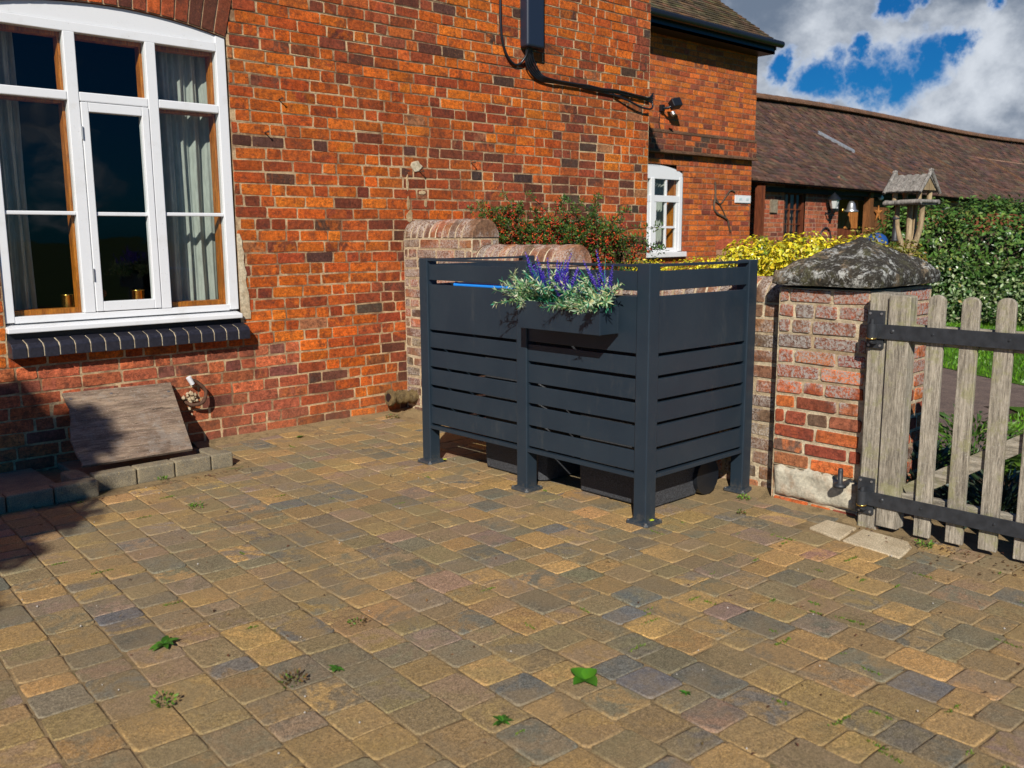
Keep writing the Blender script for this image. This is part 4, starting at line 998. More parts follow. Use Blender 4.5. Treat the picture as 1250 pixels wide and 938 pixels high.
# small conifer
cf = thing('dwarf_conifer', (9.0, 5.6, 0), 'small bright lime green conifer in front of the cottage wall', 'bush')
mb = MB(); leaves_on(mb, R(83), [(9.0,5.60,1.10,.13,.24),(9.0,5.60,1.28,.07,.10)], 900, .04, .012, [((.20,.36,.03),3),((.30,.45,.05),2)], .3, 1)
mb.build('foliage', M['leaf'], cf); mb = MB(); mb.tube([(9,5.6,0),(9,5.6,1.2)], .03, 6); mb.build('trunk', M['bark'], cf)
# big variegated hedge
bh = thing('variegated_hedge', (15.8, 6.0, 0), 'large rounded evergreen hedge with pale edged leaves beyond the lawn', 'hedge')
HP = [((.065,.14,.024),5),((.10,.19,.035),4),((.04,.085,.018),2.6),((.18,.26,.06),2)]
HPV = [((.06,.13,.03),4),((.12,.19,.06),3),((.36,.42,.24),1.7),((.22,.30,.13),2),((.5,.42,.12),.25)]
rnd = R(91); mb = MB()
leaves_on(mb, rnd, [(15.3,6.55,.95,.9,1.0,.9),(15.7,5.6,.95,1.1,1.06,1.0),(16.2,4.5,.85,1.1,.95,1.0),(16.8,3.3,.8,1.2,.85,1.2)], 26000, .085, .045, HP, .25, .6)
leaves_on(mb, rnd, [(14.75,6.75,.55,.5,.62,.5),(14.75,5.9,.45,.55,.60,.6),(15.0,5.0,.42,.55,.55,.6),(15.5,4.0,.4,.55,.52,.7)], 11000, .07, .04, HPV, .3, .6)
mb.build('foliage', M['leafgloss'], bh)
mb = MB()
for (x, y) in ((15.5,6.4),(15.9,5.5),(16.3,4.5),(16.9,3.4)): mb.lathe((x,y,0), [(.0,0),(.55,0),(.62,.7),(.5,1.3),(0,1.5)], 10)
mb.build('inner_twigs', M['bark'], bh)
# plants at the gate
def tuft(name, x, y, r, h, n, pal, label, L=.09, w=.02, cat='plant', group=None, seed=1, wide=.8):
    rnd = R(seed); mb = MB()
    for k in range(n):
        a = rnd.uniform(0, 2*pi); q = r*sqrt(rnd.random()); p = Vector((x+cos(a)*q, y+sin(a)*q, rnd.random()**1.3*h*(1-.5*q/r)))
        mb.leaf(p, Vector((cos(a)*wide, sin(a)*wide, rnd.uniform(-.1,1.1))), rv(rnd)+Vector((0,0,.6)), L*rnd.uniform(.6,1.3), w*rnd.uniform(.7,1.2), 0, jit(rnd, pick(rnd, pal), .3))
    return tag(mb.build(name, M['leaf']), label, cat, group)
BG = [((.035,.07,.045),4),((.06,.10,.07),3),((.09,.14,.10),1),((.03,.05,.02),3)]
G1 = [((.07,.15,.02),4),((.12,.22,.03),3),((.04,.09,.015),3)]
tuft('ground_plant', 4.75, 1.55, .30, .22, 900, BG, 'dark blue green low plant just behind the first pickets', seed=1, group='low plants behind the gate')
tuft('ground_plant', 4.9, 1.05, .35, .25, 1000, BG, 'dark blue green low plant behind the right part of the gate', seed=2, group='low plants behind the gate')
tuft('ground_plant', 5.45, 1.95, .33, .42, 900, G1, 'brighter green bushy plant seen between the first and second pickets', seed=3, group='low plants behind the gate')
tuft('ground_plant', 5.7, 1.45, .35, .40, 900, [((.06,.13,.03),3),((.16,.24,.07),2),((.03,.06,.02),3)], 'grey green bushy plant seen between the second and third pickets', seed=4, L=.11, w=.012, group='low plants behind the gate')
tuft('ground_plant', 5.9, .95, .35, .30, 800, G1, 'green plant beside the path behind the right end of the gate', seed=5, group='low plants behind the gate')
tuft('ground_plant', 4.9, 2.0, .2, .3, 500, BG, 'dark plant tucked behind the brick pier and gate stile', seed=6, group='low plants behind the gate')
# lawn, path, soil
mb = MB(); mb.add([(4.6,-8,-.015),(60,-8,-.015),(60,8.95,-.015),(4.6,8.95,-.015)], [(0,1,2,3)]); tag(mb.build('garden_soil', M['soil']), 'bare garden soil', None, None, 'structure')
mb = MB(); mb.add([(9.75,8.9,-.003),(9.75,3.85,-.003),(9.1,2.85,-.003),(8.6,1.0,-.003),(8.9,-8,-.003),(60,-8,-.003),(60,8.9,-.003)], [tuple(range(7))])
mb.add([(7.9,2.62,-.003),(8.3,1.9,-.003),(8.2,.5,-.003),(6.8,.5,-.003),(7.0,1.8,-.003)], [tuple(range(5))])
tag(mb.build('lawn', M['lawn']), 'green lawn beyond the picket gate', None, None, 'structure')
mb = MB(); mb.add([(4.7,-.5,-.008),(7.0,-.5,-.008),(6.9,1.9,-.008),(7.8,2.75,-.008),(8.5,1.9,-.008),(8.6,-2,-.008),(9.2,-2,-.008),(9.2,2.8,-.008),(9.9,3.9,-.008),(9.9,8.9,-.008),(6.4,8.5,-.008),(6.3,2.9,-.008)], [tuple(range(12))])
tag(mb.build('path', M['path']), 'pinkish gravel path curving past the lawn', None, None, 'structure')
mb = MB(); rnd = R(95)
for k in range(17000):
    x = rnd.uniform(9.2, 16.5); y = rnd.uniform(1.0, 7.2)
    if rnd.random() < .12: x = rnd.uniform(6.95, 8.2); y = rnd.uniform(.6, 2.4)
    elif x < 9.1+(y-2.85)*.65: continue
    h = rnd.uniform(.025,.055); a = rnd.uniform(0, 2*pi); w = .009*(.6+x/14); dx, dy = cos(a)*w, sin(a)*w; t = (rnd.uniform(-.02,.02), rnd.uniform(-.02,.02))
    mb.add([(x-dx,y-dy,-.003),(x+dx,y+dy,-.003),(x+t[0],y+t[1],h)], [(0,1,2)], 0, jit(rnd, rnd.choice([(.10,.25,.012),(.14,.31,.02),(.07,.18,.01)]), .25))
tag(mb.build('lawn_grass', M['leaf']), 'short green blades of the lawn', None, None, 'stuff')
# shade tree outside the frame
tr = thing('shade_tree', (-3.1, 1.7, 0), 'small dense tree outside the left edge, shading the wall foot', 'tree')
mb = MB(); rnd = R(101)
def SP(e1, e2, s): return Vector((-.669*e1+.415*e2+.616*s, .743*e1+.374*e2+.555*s, .829*e2-.559*s))
bl = []
for e1, e2, s, r in ((3.75,2.45,-2.9,.60),(3.30,2.55,-2.7,.62),(3.10,2.35,-3.0,.50),(3.45,2.90,-2.8,.36),(2.85,1.70,-2.9,.30),(3.2,1.6,-2.9,.5),(4.1,2.7,-2.8,.5),(2.62,2.32,-2.7,.11),(2.98,2.0,-2.8,.44),(2.75,1.45,-2.8,.36),(3.35,3.0,-2.8,.27),(2.42,1.62,-2.8,.17),(3.05,3.0,-2.8,.22),(2.55,2.05,-2.9,.09)):
    p = SP(e1, e2, s); bl.append((p.x, p.y, p.z, r, r))
leaves_on(mb, rnd, bl, 21000, .10, .06, G1, .9)
mb.build('crown', M['leaf'], tr)
mb = MB(); c0 = SP(3.4,2.4,-2.9); mb.tube([(-3.3,1.6,0),(-3.25,1.65,1.5),(c0.x,c0.y,c0.z)], [.11,.09,.05], 8)
for b in bl[:8]: mb.tube([(-3.2,1.68,2.4), Vector(b[:3])], [.035,.015], 6)
mb.build('trunk', M['bark'], tr)

# weeds in the joints
def weed(x, y, r, n, label, style, seed, dry=False):
    rnd = R(seed); mb = MB()
    for k in range(n):
        a = 2*pi*k/n+rnd.uniform(-.3,.3); L = r*rnd.uniform(.6,1.05)
        c = (.10,.22,.015) if not dry else (.2,.13,.06)
        if style == 'rosette': mb.oval((x,y,.004), (cos(a),sin(a),rnd.uniform(.15,.6)), (0,0,1), L*rnd.uniform(.6,1), L*.34, jit(rnd, (.06,.17,.02), .4))
        elif style == 'broad': mb.oval((x,y,.006), (cos(a),sin(a),rnd.uniform(.3,.6)), (0,0,1), L, L*.85, jit(rnd, (.07,.21,.015), .25), 6)
        else:
            q = r*sqrt(rnd.random())*.7; mb.leaf((x+cos(a)*q,y+sin(a)*q,rnd.uniform(0,.022)), (cos(a),sin(a),rnd.uniform(.1,1.3)), rv(rnd), .014, .008, 0, jit(rnd, rnd.choice([(.10,.24,.02),(.16,.30,.03),(.06,.14,.02)]) if not dry else rnd.choice([(.2,.12,.05),(.12,.2,.03),(.13,.09,.04)]), .3))
    tag(mb.build('weed', M['leaf']), label, 'weed', 'weeds growing in the paving joints')
weed(1.13, 3.00, .075, 11, 'star shaped green rosette weed at the left of the yard', 'rosette', 1)
weed(.965, 2.60, .050, 60, 'bushy little weed below the star shaped rosette', 'bush', 2)
weed(1.32, 2.455, .055, 80, 'half dry brownish creeping weed left of centre', 'bush', 3, True)
weed(1.465, 2.435, .045, 7, 'small dark two leaved weed right of the brownish one', 'rosette', 4)
weed(2.00, 1.825, .062, 4, 'broad bright leaved seedling near the middle of the foreground', 'broad', 5)
weed(1.64, 1.82, .045, 9, 'small bright rosette weed nearest the bottom edge', 'rosette', 6)
weed(2.163, 1.552, .030, 7, 'tiny upright seedling right of the broad leaved one', 'rosette', 7)
weed(1.711, 2.68, .05, 30, 'reddish green weed on a pink block near the yard centre', 'bush', 8, True)
weed(4.09, 2.60, .045, 50, 'small green weed where the bin store meets the pier', 'bush', 9)
weed(1.907, 4.488, .05, 45, 'low weed in a joint in front of the kerb', 'bush', 10)
weed(4.03, 1.62, .05, 60, 'green weed under the gate beside the first picket', 'bush', 11)
weed(3.855, 2.462, .03, 30, 'dark little weed in front of the pier', 'bush', 12, True)
weed(2.0, 5.155, .03, 30, 'tiny green weed at the foot of the kerb blocks', 'bush', 13)
weed(3.15, 5.60, .04, 12, 'dry upright sprig in the paving near the house wall', 'rosette', 14, True)
weed(4.02, 5.70, .07, 90, 'reddish dry moss clump under the clay pipe', 'bush', 15, True)
mb = MB(); rnd = R(111)     # moss and grass in the joints
for k in range(75):
    x, y = rnd.uniform(.8,4.0), rnd.uniform(.6,5.4)
    if rnd.random() < .55: x, y = rnd.uniform(2.2,3.9), rnd.uniform(.6,2.2)
    a = rnd.choice((-1.62,-.05))+rnd.uniform(-.1,.1); L = rnd.uniform(.01,.05)
    for q in range(int(L*900)):
        t = rnd.uniform(-L,L); p = Vector((x+cos(a)*t+rnd.gauss(0,.003), y+sin(a)*t+rnd.gauss(0,.003), -.002))
        mb.leaf(p, (rnd.uniform(-1,1),rnd.uniform(-1,1),1.2), rv(rnd), .010, .004, 0, jit(rnd, rnd.choice([(.10,.20,.015),(.16,.24,.02)]), .3))
tag(mb.build('moss', M['leaf']), 'tufts of moss and grass in the paving joints', None, None, 'stuff')
mb = MB(); rnd = R(112)     # litter: dry leaf bits and pale grit
for k in range(420):
    if k < 170: x, y = rnd.uniform(.9,4.0), rnd.uniform(.7,5.6)
    elif k < 330: x, y = rnd.gauss(4.05,.09), rnd.uniform(.9,1.95)
    else: x, y = 1.2+rnd.uniform(0,1.3), 5.07-abs(rnd.gauss(0,.05))
    mb.leaf((x,y,.004), (rnd.uniform(-1,1),rnd.uniform(-1,1),rnd.uniform(-.1,.3)), (rnd.uniform(-.6,.6),rnd.uniform(-.6,.6),1), rnd.uniform(.008,.026), rnd.uniform(.004,.011), 0, jit(rnd, rnd.choice([(.14,.06,.03),(.08,.04,.025),(.2,.12,.05)]), .3), .3)
for k in range(60):
    mb.octa((rnd.uniform(.8,4.0), rnd.uniform(.6,5.4), .003), rnd.uniform(.002,.005), 0, (.6,.56,.5))
tag(mb.build('leaf_litter', M['leaf']), 'scattered dry leaf scraps and pale grit on the paving', None, None, 'stuff')

# =================================================================== BIRD TABLE
bx, by = 7.31, 3.23
bt = thing('bird_table', (bx, by, 0), 'rustic log bird table with a grey boarded gable roof', 'bird table')
U = Vector((-.10,-.995,0)); Vv = Vector((.995,-.10,0))     # U along ridge
def BP(u, v, z): return Vector((bx, by, 0))+U*u*.80+Vv*v*.85+Vector((0,0,z-.012 if z < 1.6 else 1.628+(z-1.64)*.80))
mb = MB()
mb.tube([BP(0,0,0),BP(.01,.01,.7),BP(0,0,1.18),BP(.0,0,1.26)], [.055,.05,.048,.045], 12)
mb.build('trunk', M['stick'], bt)
for (u, v, r, mid) in ((.13,-.02,.020,.10),(-.11,-.05,.020,-.085),(.02,.05,.018,.03),(-.02,.08,.016,-.02)):
    mb = MB(); mb.tube(curve_pts([BP(.0,0,1.15),BP(mid*.7,v*.5,1.32),BP(u*.95,v,1.46),BP(u,v,1.62)], 4), [r*1.25-.005*i/12 for i in range(13)], 8); mb.build('branch', M['stick'], bt)
mb = MB(); mb.tube([BP(-.01,.0,1.22),BP(.0,-.01,1.4),BP(.005,-.02,1.62)], .024, 8); mb.build('branch', M['stick'], bt)
mb = MB(); mb.obox(BP(0,0,1.632), U*.14, Vv*.128, Vector((0,0,.010))); mb.build('platform', M['shingle'], bt, .003)
for v in (-.155, .155):
    mb = MB(); mb.tube([BP(-.195,v,1.638),BP(0,v,1.645),BP(.195,v,1.650)], [.018,.021,.018], 8); mb.build('edge_log', M['shingle'], bt)
for u in (-.18, .18):
    mb = MB(); mb.tube([BP(u,-.15,1.652),BP(u,.15,1.652)], .015, 8); mb.build('edge_log', M['shingle'], bt)
for u in (-.12, .13):
    for v in (-.09, .09):
        mb = MB(); mb.tube([BP(u,v,1.64),BP(u,v,1.755)], .021, 8); mb.build('roof_post', M['stick'], bt)
rf = MB()
for sgn in (-1, 1):
    for i in range(9):
        u = -.16+.04*i; a, b = BP(u, sgn*.165, 1.745), BP(u, 0, 1.905+.006*(i%2)); c = (a+b)/2; d = (b-a)
        rf.obox(c, U*.0152, d/2, d.cross(U).normalized()*(.007+.002*(i%2)))
rfo = rf.build('roof', M['shingle'], bt, .002)
for u in (-.19, .185):
    for sgn in (-1, 1):
        mb = MB(); a, b = BP(u, sgn*.175, 1.735), BP(u, -sgn*.012, 1.955); d = (b-a); mb.tube([a, b], [.013,.017], 8); mb.build('barge_log', M['shingle'], rfo)
mb = MB(); mb.prism([BP(.168,-.12,1.760), BP(.168,.12,1.760), BP(.168,0,1.875)], U*.006); mb.build('gable_board', M['stick'], rfo)
fd = thing('bird_feeder', BP(-.12,-.05,1.34), 'dark hanging tube feeder below the left side of the bird table', 'bird feeder')
mb = MB(); mb.lathe(BP(-.12,-.05,1.34), [(0,0),(.03,0),(.03,.015),(.024,.02),(.024,.17),(.034,.18),(.02,.20),(0,.205)], 14); mb.build('tube', M['iron'], fd)
mb = MB(); mb.tube([BP(-.12,-.05,1.54), BP(-.12,-.05,1.62)], .003, 5); mb.build('wire', M['zinc'], fd)

# =================================================================== FAR LOW WALL
lw = thing('low_brick_wall', (12.3, 7.4, 0), 'short low brick wall with red rounded coping near the corner of the rear block', 'wall')
mb = MB(); rnd = R(121)
bricks(mb, (0,7.4,0), (1,0,0), (0,0,1), (0,-1,0), 11.05, 12.1, -.02, 1.17, rnd, [((.36,.22,.13),3),((.28,.15,.09),2)], j=.012)
bricks(mb, (11.05,7.4,0), (0,-1,0), (0,0,1), (-1,0,0), -.23, 0, -.02, 1.17, rnd, [((.36,.22,.13),3)], j=.012)
mb.box(11.06, 12.1, 7.41, 7.63, -.02, 1.17, 1); mb.build('brickwork', [M['brick_far'], M['mortar_wing']], lw)
mb = MB()
for i in range(3):
    a = 11.05+i*.35; prf = [(a, 7.52-.14*cos(pi*k/10), 1.175+.15*sin(pi*k/10)) for k in range(11)]; mb.prism(prf, (.34,0,0), 0, (.42,.10,.05))
mb.build('coping', M['brick_far'], lw, .006)

# =================================================================== COTTAGE WING
ct = thing('low_cottage', (20, 10.5, 0), 'long low brick cottage with a sweeping old clay tile roof', 'cottage')
mb = MB(); rnd = R(131)
def cuts_w(v): return ([(15.11,15.86)] if .95 < v < 2.3 else [])+([(17.12,20.4)] if v < 2.5 else [])
bricks(mb, (0,9.0,0), (1,0,0), (0,0,1), (0,-1,0), 14.46, 24.0, -.02, 2.38, rnd, PALWING, cuts=cuts_w, j=.014, prot=.004)
bricks(mb, (14.46,9.0,0), (0,-1,0), (0,0,1), (-1,0,0), -1.2, 0, -.02, 2.38, rnd, PALWING, j=.014, prot=.004)
bricks(mb, (17.12,9.0,0), (0,1,0), (0,0,1), (1,0,0), 0, 1.5, -.02, 2.5, rnd, PALWING, j=.014, prot=.004)
mb.add([(24,9.0,-.02),(42,9.0,-.02),(42,9.0,2.2),(24,9.0,2.2)], [(0,1,2,3)], 0, (.35,.1,.05))
mb.box(14.5, 17.08, 9.22, 9.4, -.02, 2.4, 1); mb.box(13.3, 42, 10.5, 10.7, -.02, 3.5, 1)
mb.build('wall', [M['brick_far'], M['mortar_wing']], ct)
def eave(x): return Vector((0, 8.72, 2.295-(x-13)*.0108))
def ridgez(x): return 4.27+.0055*(x-18)+.05*sin((x-17)*.35)
mb = MB(); rnd = R(132)
x = 13.27
while x < 42:
    w = .17*(1 if x < 26 else 2); e0 = eave(x).z; rz = ridgez(x); L = sqrt(2.78**2+(rz-e0)**2); nr = int(L/.13)
    for r in range(nr):
        if x < 13.3 and r < 1: pass
        t0, t1 = r/nr, (r+1.2)/nr; off = (w/2 if r % 2 else 0); sg = -.05*sin(pi*t0)
        y0, z0 = 8.72+2.78*t0, e0+(rz-e0)*t0+sg; y1, z1 = 8.72+2.78*t1, e0+(rz-e0)*t1-.05*sin(pi*min(1, t1))
        l = rnd.uniform(.014,.03)
        a, b = x+off+.002, x+off+w-.002
        p = [(a,y0,z0+l),(b,y0,z0+l+rnd.uniform(-.006,.006)),(b,y1,z1+.006),(a,y1,z1+.006),(a,y0,z0-.006),(b,y0,z0-.006)]
        mb.add(p, [(0,1,2,3),(4,5,1,0)], 0, jit(rnd, pick(rnd, PALT), .32))
    x += w
n = 40
for i in range(n):      # underside boarding
    xa, xb = 13.28+28.7*i/n, 13.28+28.7*(i+1)/n
    mb.add([(xa,8.74,eave(xa).z-.03),(xb,8.74,eave(xb).z-.03),(xb,11.5,ridgez(xb)-.07),(xa,11.5,ridgez(xa)-.07)], [(0,1,2,3)], 1)
    mb.add([(xa,11.5,ridgez(xa)-.02),(xb,11.5,ridgez(xb)-.02),(xb,14.6,2.3),(xa,14.6,2.3)], [(0,1,2,3)], 1)
mb.build('roof', [M['tile'], M['darkwood']], ct)
mb = MB(); x = 13.3
while x < 42:
    z = ridgez(x+.2); prf = [(x, 11.5-.16*cos(pi*k/8), z+.01+.13*sin(pi*k/8)) for k in range(9)]; mb.prism(prf, (.43,0,0), 0); x += .45
mb.build('ridge_tiles', M['ridge'], ct, .008)
mb = MB(); mb.box(13.3, 26, 8.90, 8.98, 2.12, 2.20); mb.box(17.12, 20.4, 8.99, 9.1, 2.05, 2.20); mb.build('eaves_beam', M['darkwood'], ct)
def rp(x, t, up=.03):
    e0 = eave(x).z; rz = ridgez(x); return Vector((x, 8.72+2.78*t, e0+(rz-e0)*t-.05*sin(pi*t)+up))
for (xa, ta, xb, tb, w, mt) in ((19.0,.66,19.6,.46,.07,'lead'),(19.6,.46,20.7,.12,.05,'ridge'),(13.35,.50,13.65,.40,.12,'lead'),(23.8,.62,24.5,.40,.04,'ridge'),(28.3,.7,29.6,.2,.04,'ridge')):
    mb = MB(); a, b = rp(xa, ta), rp(xb, tb); d = (b-a); nn_ = Vector((0,-.56,.83)); s_ = d.cross(nn_).normalized()
    mb.obox((a+b)/2, d/2, s_*w, nn_*.02); mb.build('flashing', M[mt], ct)
cw = thing('window', (0,0,0), None, None); cw.parent = ct; cw.location = Vector((15.48, 9.0, .95))-ct.location
mb = MB(); mb.box(15.12, 15.18, 9.02, 9.10, .95, 2.3); mb.box(15.79, 15.85, 9.02, 9.10, .95, 2.3); mb.box(15.18, 15.79, 9.022, 9.098, .95, 1.02); mb.box(15.18, 15.79, 9.022, 9.098, 2.1, 2.3)
mb.build('frame', M['redwood'], cw)
mb = MB()
for x in (15.38, 15.59): mb.box(x-.012, x+.012, 9.04, 9.08, 1.02, 2.1)
for z in (1.3, 1.56, 1.83): mb.box(15.18, 15.79, 9.042, 9.078, z-.01, z+.01)
mb.build('glazing_bar', M['redwood'], cw)
mb = MB(); mb.add([(15.18,9.06,1.02),(15.79,9.06,1.02),(15.79,9.06,2.1),(15.18,9.06,2.1)], [(0,1,2,3)]); mb.build('pane', M['glass'], cw)
mb = MB(); mb.box(15.05, 15.92, 8.90, 9.04, .90, .95); mb.build('sill', M['stonepale'], cw)
mb = MB(); mb.box(14.62, 14.84, 8.96, 8.995, 1.76, 1.99); mb.build('vent', M['stonepale'], ct, .004)
mb = MB(); mb.box(13.9, 14.02, 8.72, 8.84, -.02, 2.2); mb.build('porch_post', M['redwood'], ct)
mb = MB(); mb.box(13.3, 14.46, 9.6, 9.7, -.02, 2.3); mb.build('recess_shade_panel', M['darkwood'], ct)  # dark panel standing in for the shade of the open recess, no door
mb = MB(); mb.box(18.16, 18.30, 8.86, 9.0, -.02, 2.2); mb.build('porch_post', M['starwood'], ct)
mb = MB(); mb.box(17.14, 18.14, 9.12, 9.17, -.02, 1.48); mb.build('porch_panel', M['redwood'], ct)
mb = MB(); mb.prism([(17.62,9.10,1.485),(18.14,9.10,1.485),(18.14,9.10,2.10),(17.98,9.10,2.10)], (0,.03,0)); mb.build('porch_door', M['orangewood'], ct)
bdn = MB(); bdn.box(18.32, 19.4, 9.02, 9.07, 1.52, 2.12); bdn.box(18.32, 19.4, 9.0, 9.08, 1.40, 1.515); bdn.build('star_board', M['starwood'], ct)
mb = MB(); P = []
for k in range(10):
    a = pi/2+k*pi/5; r = .21 if k % 2 == 0 else .075; P.append((18.80+r*cos(a), 8.985, 1.80+r*sin(a)))
mb.add([(18.80,8.96,1.80)]+P, [(0,k+1,(k+1)%10+1) for k in range(10)]); mb.add(P, [tuple(range(10))[::-1]])
tag(mb.build('star_ornament', M['orangewood']), 'wooden five pointed star on the cottage porch board', 'ornament')
mb = MB(); mb.lathe((17.45,8.9,1.80), [(0,.02),(.13,0),(.14,.02),(.09,.06),(.07,.16),(.04,.21),(0,.22)], 16); tag(mb.build('bell', M['zinc']), 'small metal bell hanging in the cottage porch', 'bell')
mb = MB(); mb.lathe((17.2,8.95,1.80), [(0,0),(.03,.01),(.04,.04),(.03,.07),(0,.08)], 10); tag(mb.build('brass_ornament', M['brass']), 'tiny brass ball beside the bell in the porch', 'ornament')
mb = MB(); mb.lathe((18.75,8.93,2.06), [(0,0),(.05,.02),(.06,.06),(.03,.11),(0,.13)], 12); tag(mb.build('white_ornament', M['sign']), 'small white ornament above the wooden star', 'ornament')
lt = thing('wall_lantern', (16.6, 8.95, 1.75), 'black carriage lantern on the cottage wall left of the slate plaque', 'lantern')
mb = MB(); mb.tube([(16.6,8.99,1.78),(16.6,8.9,1.74),(16.6,8.83,1.80)], .018, 8); mb.lathe((16.6,8.82,1.76), [(0,0),(.03,.01),(.05,.10)], 6); mb.lathe((16.6,8.82,2.02), [(.13,0),(.10,.05),(.03,.12),(0,.16)], 6); mb.build('frame', M['blackpl'], lt)
mb = MB(); mb.lathe((16.6,8.82,1.86), [(.05,0),(.10,.16),(0,.165)], 6, smooth=False); mb.build('glass', M['lampglass'], lt)
pq = MB(); pq.box(16.76, 17.08, 8.965, 8.99, 1.83, 1.99); pqo = pq.build('name_plaque', M['slate'], None, .003); tag(pqo, 'small black slate name plaque with pale writing beside the lantern', 'sign')
mb = MB(); mb.box(16.88, 16.96, 8.960, 8.964, 1.935, 1.958); mb.box(16.81, 16.87, 8.960, 8.964, 1.875, 1.90); mb.box(16.90, 17.03, 8.960, 8.964, 1.87, 1.90); mb.build('lettering', M['sign'], pqo)
mb = MB(); mb.tube(curve_pts([(16.42,8.97,1.28),(16.45,8.97,1.42),(16.62,8.97,1.50),(16.79,8.97,1.42),(16.82,8.97,1.28)], 5), .014, 6); tag(mb.build('wire_arch', M['iron']), 'thin dark arched wire on the cottage wall above the hedge', 'garden wire')
mb = MB(); rnd = R(5)
vs = []
mb.lathe((12.66,6.06,1.25), [(.17,-1.26),(.165,-.02),(.155,.05),(.125,.10),(.07,.135),(0,.15)], 20)
tag(mb.build('blue_cover', M['bluecloth']), 'blue domed cover in front of the cottage porch', 'cover')
mb = MB(); mb.prism([(12.50,6.27,1.34),(12.57,6.14,1.42),(12.58,6.12,1.445),(12.52,6.24,1.37)], (.06,.03,0)); mb.lathe((12.55,6.24,0), [(.06,0),(.07,1.34),(0,1.34)], 12)
tag(mb.build('terracotta_wedge', M['terra']), 'slanting terracotta coloured top beside the blue cover', 'wedge')  # terracotta coloured roof wedge, with an added upright stand below it

# =================================================================== LIGHT, SKY, CAMERA
AZ_L, EL = radians(42), radians(34)
dirL = Vector((cos(AZ_L)*cos(EL), sin(AZ_L)*cos(EL), -sin(EL)))
sun = bpy.data.lights.new('sun', 'SUN'); sun.energy = 5.0; sun.angle = radians(.53); sun.color = (1., .94, .85)
so = bpy.data.objects.new('sun', sun); col.objects.link(so); so.rotation_euler = dirL.to_track_quat('-Z', 'Y').to_euler(); so.location = (-20, -18, 20)

w = bpy.data.worlds.new('World'); sc.world = w; w.use_nodes = True
nt = w.node_tree; N_, L_ = nt.nodes, nt.links; N_.clear()
def nd(typ, ins=None, **kw):
    x = N_.new(typ)
    for k, v in kw.items(): setattr(x, k, v)
    for k, v in (ins or {}).items():
        if isinstance(v, bpy.types.NodeSocket): L_.new(v, x.inputs[k])
        else: x.inputs[k].default_value = v
    return x
sky = nd('ShaderNodeTexSky', sky_type='NISHITA'); sky.sun_disc = False
sky.sun_elevation = EL; sd = -dirL; sky.sun_rotation = atan2(sd.x, sd.y); sky.air_density = 1.0; sky.dust_density = .3; sky.ozone_density = 2.5
tc = nd('ShaderNodeTexCoord').outputs['Generated']
def mth(op, a, b=0.): return nd('ShaderNodeMath', {0: a, 1: b}, operation=op).outputs[0]
def mixc(f, a, b, mode='MIX'):
    x = N_.new('ShaderNodeMix'); x.data_type = 'RGBA'; x.blend_type = mode
    for k, v in ((0, f), (6, a), (7, b)):
        if isinstance(v, bpy.types.NodeSocket): L_.new(v, x.inputs[k])
        else: x.inputs[k].default_value = v if k == 0 else (*v, 1)
    return x.outputs[2]
def wn(scale, detail=6, rough=.55, off=(0,0,0), st=1.6, dist=0.):
    mp = nd('ShaderNodeMapping', {'Vector': tc, 'Location': off, 'Scale': (1,1,st)}).outputs[0]
    return nd('ShaderNodeTexNoise', {'Vector': mp, 'Scale': scale, 'Detail': detail, 'Roughness': rough, 'Distortion': dist}).outputs['Fac']
def mr(x, a, b, c=0., d=1.): return nd('ShaderNodeMapRange', {'Value': x, 'From Min': a, 'From Max': b, 'To Min': c, 'To Max': d}, interpolation_type='SMOOTHSTEP').outputs[0]
skyc = mixc(1., sky.outputs[0], (.07, .56, 1.12), 'MULTIPLY')
# openings of blue sky between the clouds, given as compass directions
def dv(az, el): return (cos(radians(az))*cos(radians(el)), sin(radians(az))*cos(radians(el)), sin(radians(el)))
warp = nd('ShaderNodeTexNoise', {'Vector': tc, 'Scale': 13., 'Detail': 8., 'Roughness': .66}).outputs['Color']
wv = nd('ShaderNodeVectorMath', {0: warp, 1: (.5,.5,.5)}, operation='SUBTRACT').outputs[0]
wv = nd('ShaderNodeVectorMath', {0: wv, 'Scale': .10}, operation='SCALE').outputs[0]
pos = nd('ShaderNodeVectorMath', {0: tc, 1: wv}, operation='ADD').outputs[0]
hole = None
for az, el, sg in ((25.2,8.6,.022),(23.5,9.1,.020),(26.8,8.4,.018),(28.6,8.8,.018),(22.2,9.4,.012),(31.0,9.7,.013),(25.2,12.4,.012),(26.9,10.1,.012),(21.0,12.0,.010)):
    d = nd('ShaderNodeVectorMath', {0: pos, 1: dv(az, el)}, operation='DISTANCE').outputs['Value']
    g = mr(d, sg*.6, sg*1.8, 1., 0.)
    hole = g if hole is None else mth('MAXIMUM', hole, g)
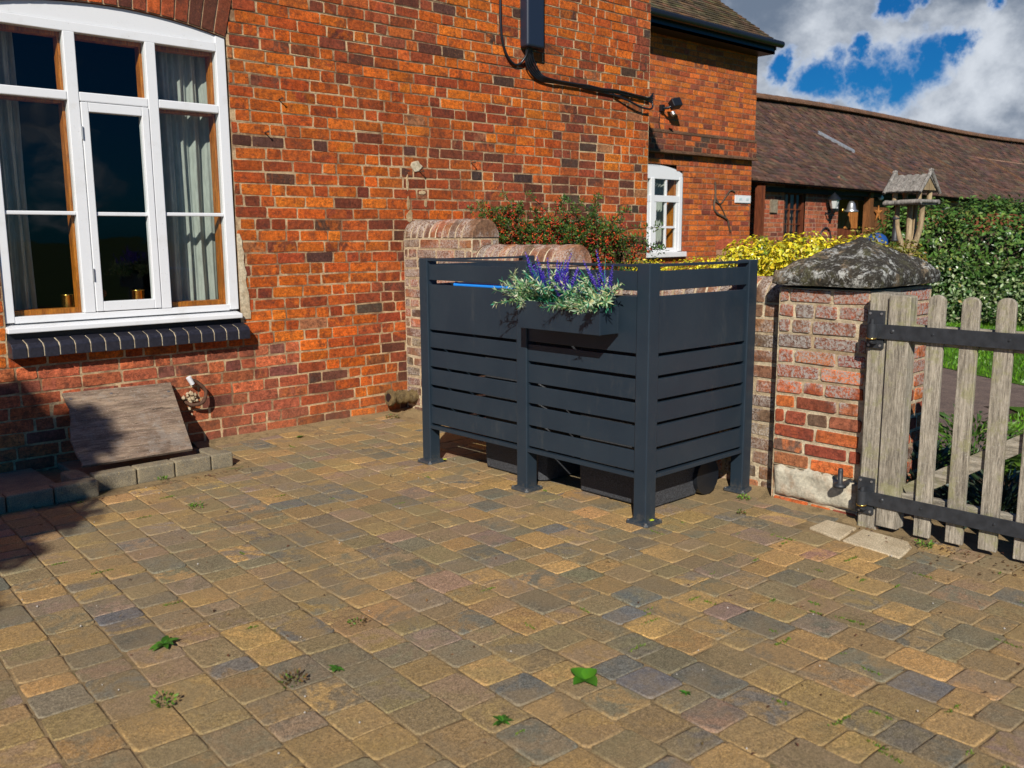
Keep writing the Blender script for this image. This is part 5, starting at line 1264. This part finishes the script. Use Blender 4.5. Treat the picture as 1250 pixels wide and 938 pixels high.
dens = mth('ADD', wn(2.6, 7, .6, (3,1,0)), mr(nd('ShaderNodeVectorMath', {0: tc, 1: dv(24,11)}, operation='DISTANCE').outputs['Value'], .22, .5, .35, -.14))
alpha = mth('MULTIPLY', mr(dens, .50, .58), mth('SUBTRACT', 1., hole))
shade = mth('ADD', mth('MULTIPLY', wn(6.5, 8, .6, (5,2.4,1), 1.35, .2), .8), mth('MULTIPLY', wn(22, 6, .65, st=1.2), .2))
ez = nd('ShaderNodeSeparateXYZ', {0: tc}).outputs[2]
shade = mth('SUBTRACT', shade, mr(ez, .16, .30, 0., .16))
edge = mr(hole, .0, .5, 0., .10)
shade = mth('ADD', shade, edge)
cloudc = mixc(mr(shade, .36, .62), (3.0, 3.9, 5.4), (13.0, 13.9, 15.2))
colr = mixc(alpha, skyc, cloudc)
bg = nd('ShaderNodeBackground', {'Color': colr, 'Strength': .05})
out = nd('ShaderNodeOutputWorld'); L_.new(bg.outputs[0], out.inputs[0])

cam = bpy.data.cameras.new('camera'); co = bpy.data.objects.new('camera', cam); col.objects.link(co); sc.camera = co
r_ = Vector((0.73299514,-0.68021364,-0.00524703)); u_ = Vector((0.11409647,0.11533823,0.98675179)); f_ = Vector((0.67059684,0.72388293,-0.16215233))
mw = Matrix.Identity(4)
for i in range(3): mw[i][0] = r_[i]; mw[i][1] = u_[i]; mw[i][2] = -f_[i]
mw[0][3], mw[1][3], mw[2][3] = 0, 0, 1.4
co.matrix_world = mw
cam.sensor_width = 36; cam.lens = 36*1110.92/1250; cam.clip_start = .05; cam.clip_end = 1500
cam.dof.use_dof = True; cam.dof.focus_distance = 5.2; cam.dof.aperture_fstop = 4.
vs_ = sc.view_settings; vs_.view_transform = 'Standard'; vs_.look = 'None'; vs_.exposure = .06; vs_.gamma = 1; vs_.use_curve_mapping = False
sc.render.engine = 'CYCLES'; sc.cycles.max_bounces = 8; sc.cycles.transparent_max_bounces = 8; sc.cycles.use_denoising = True
# parts carry no empty label
for o in bpy.data.objects:
    if o.parent is not None and 'category' in o.keys(): del o['category']
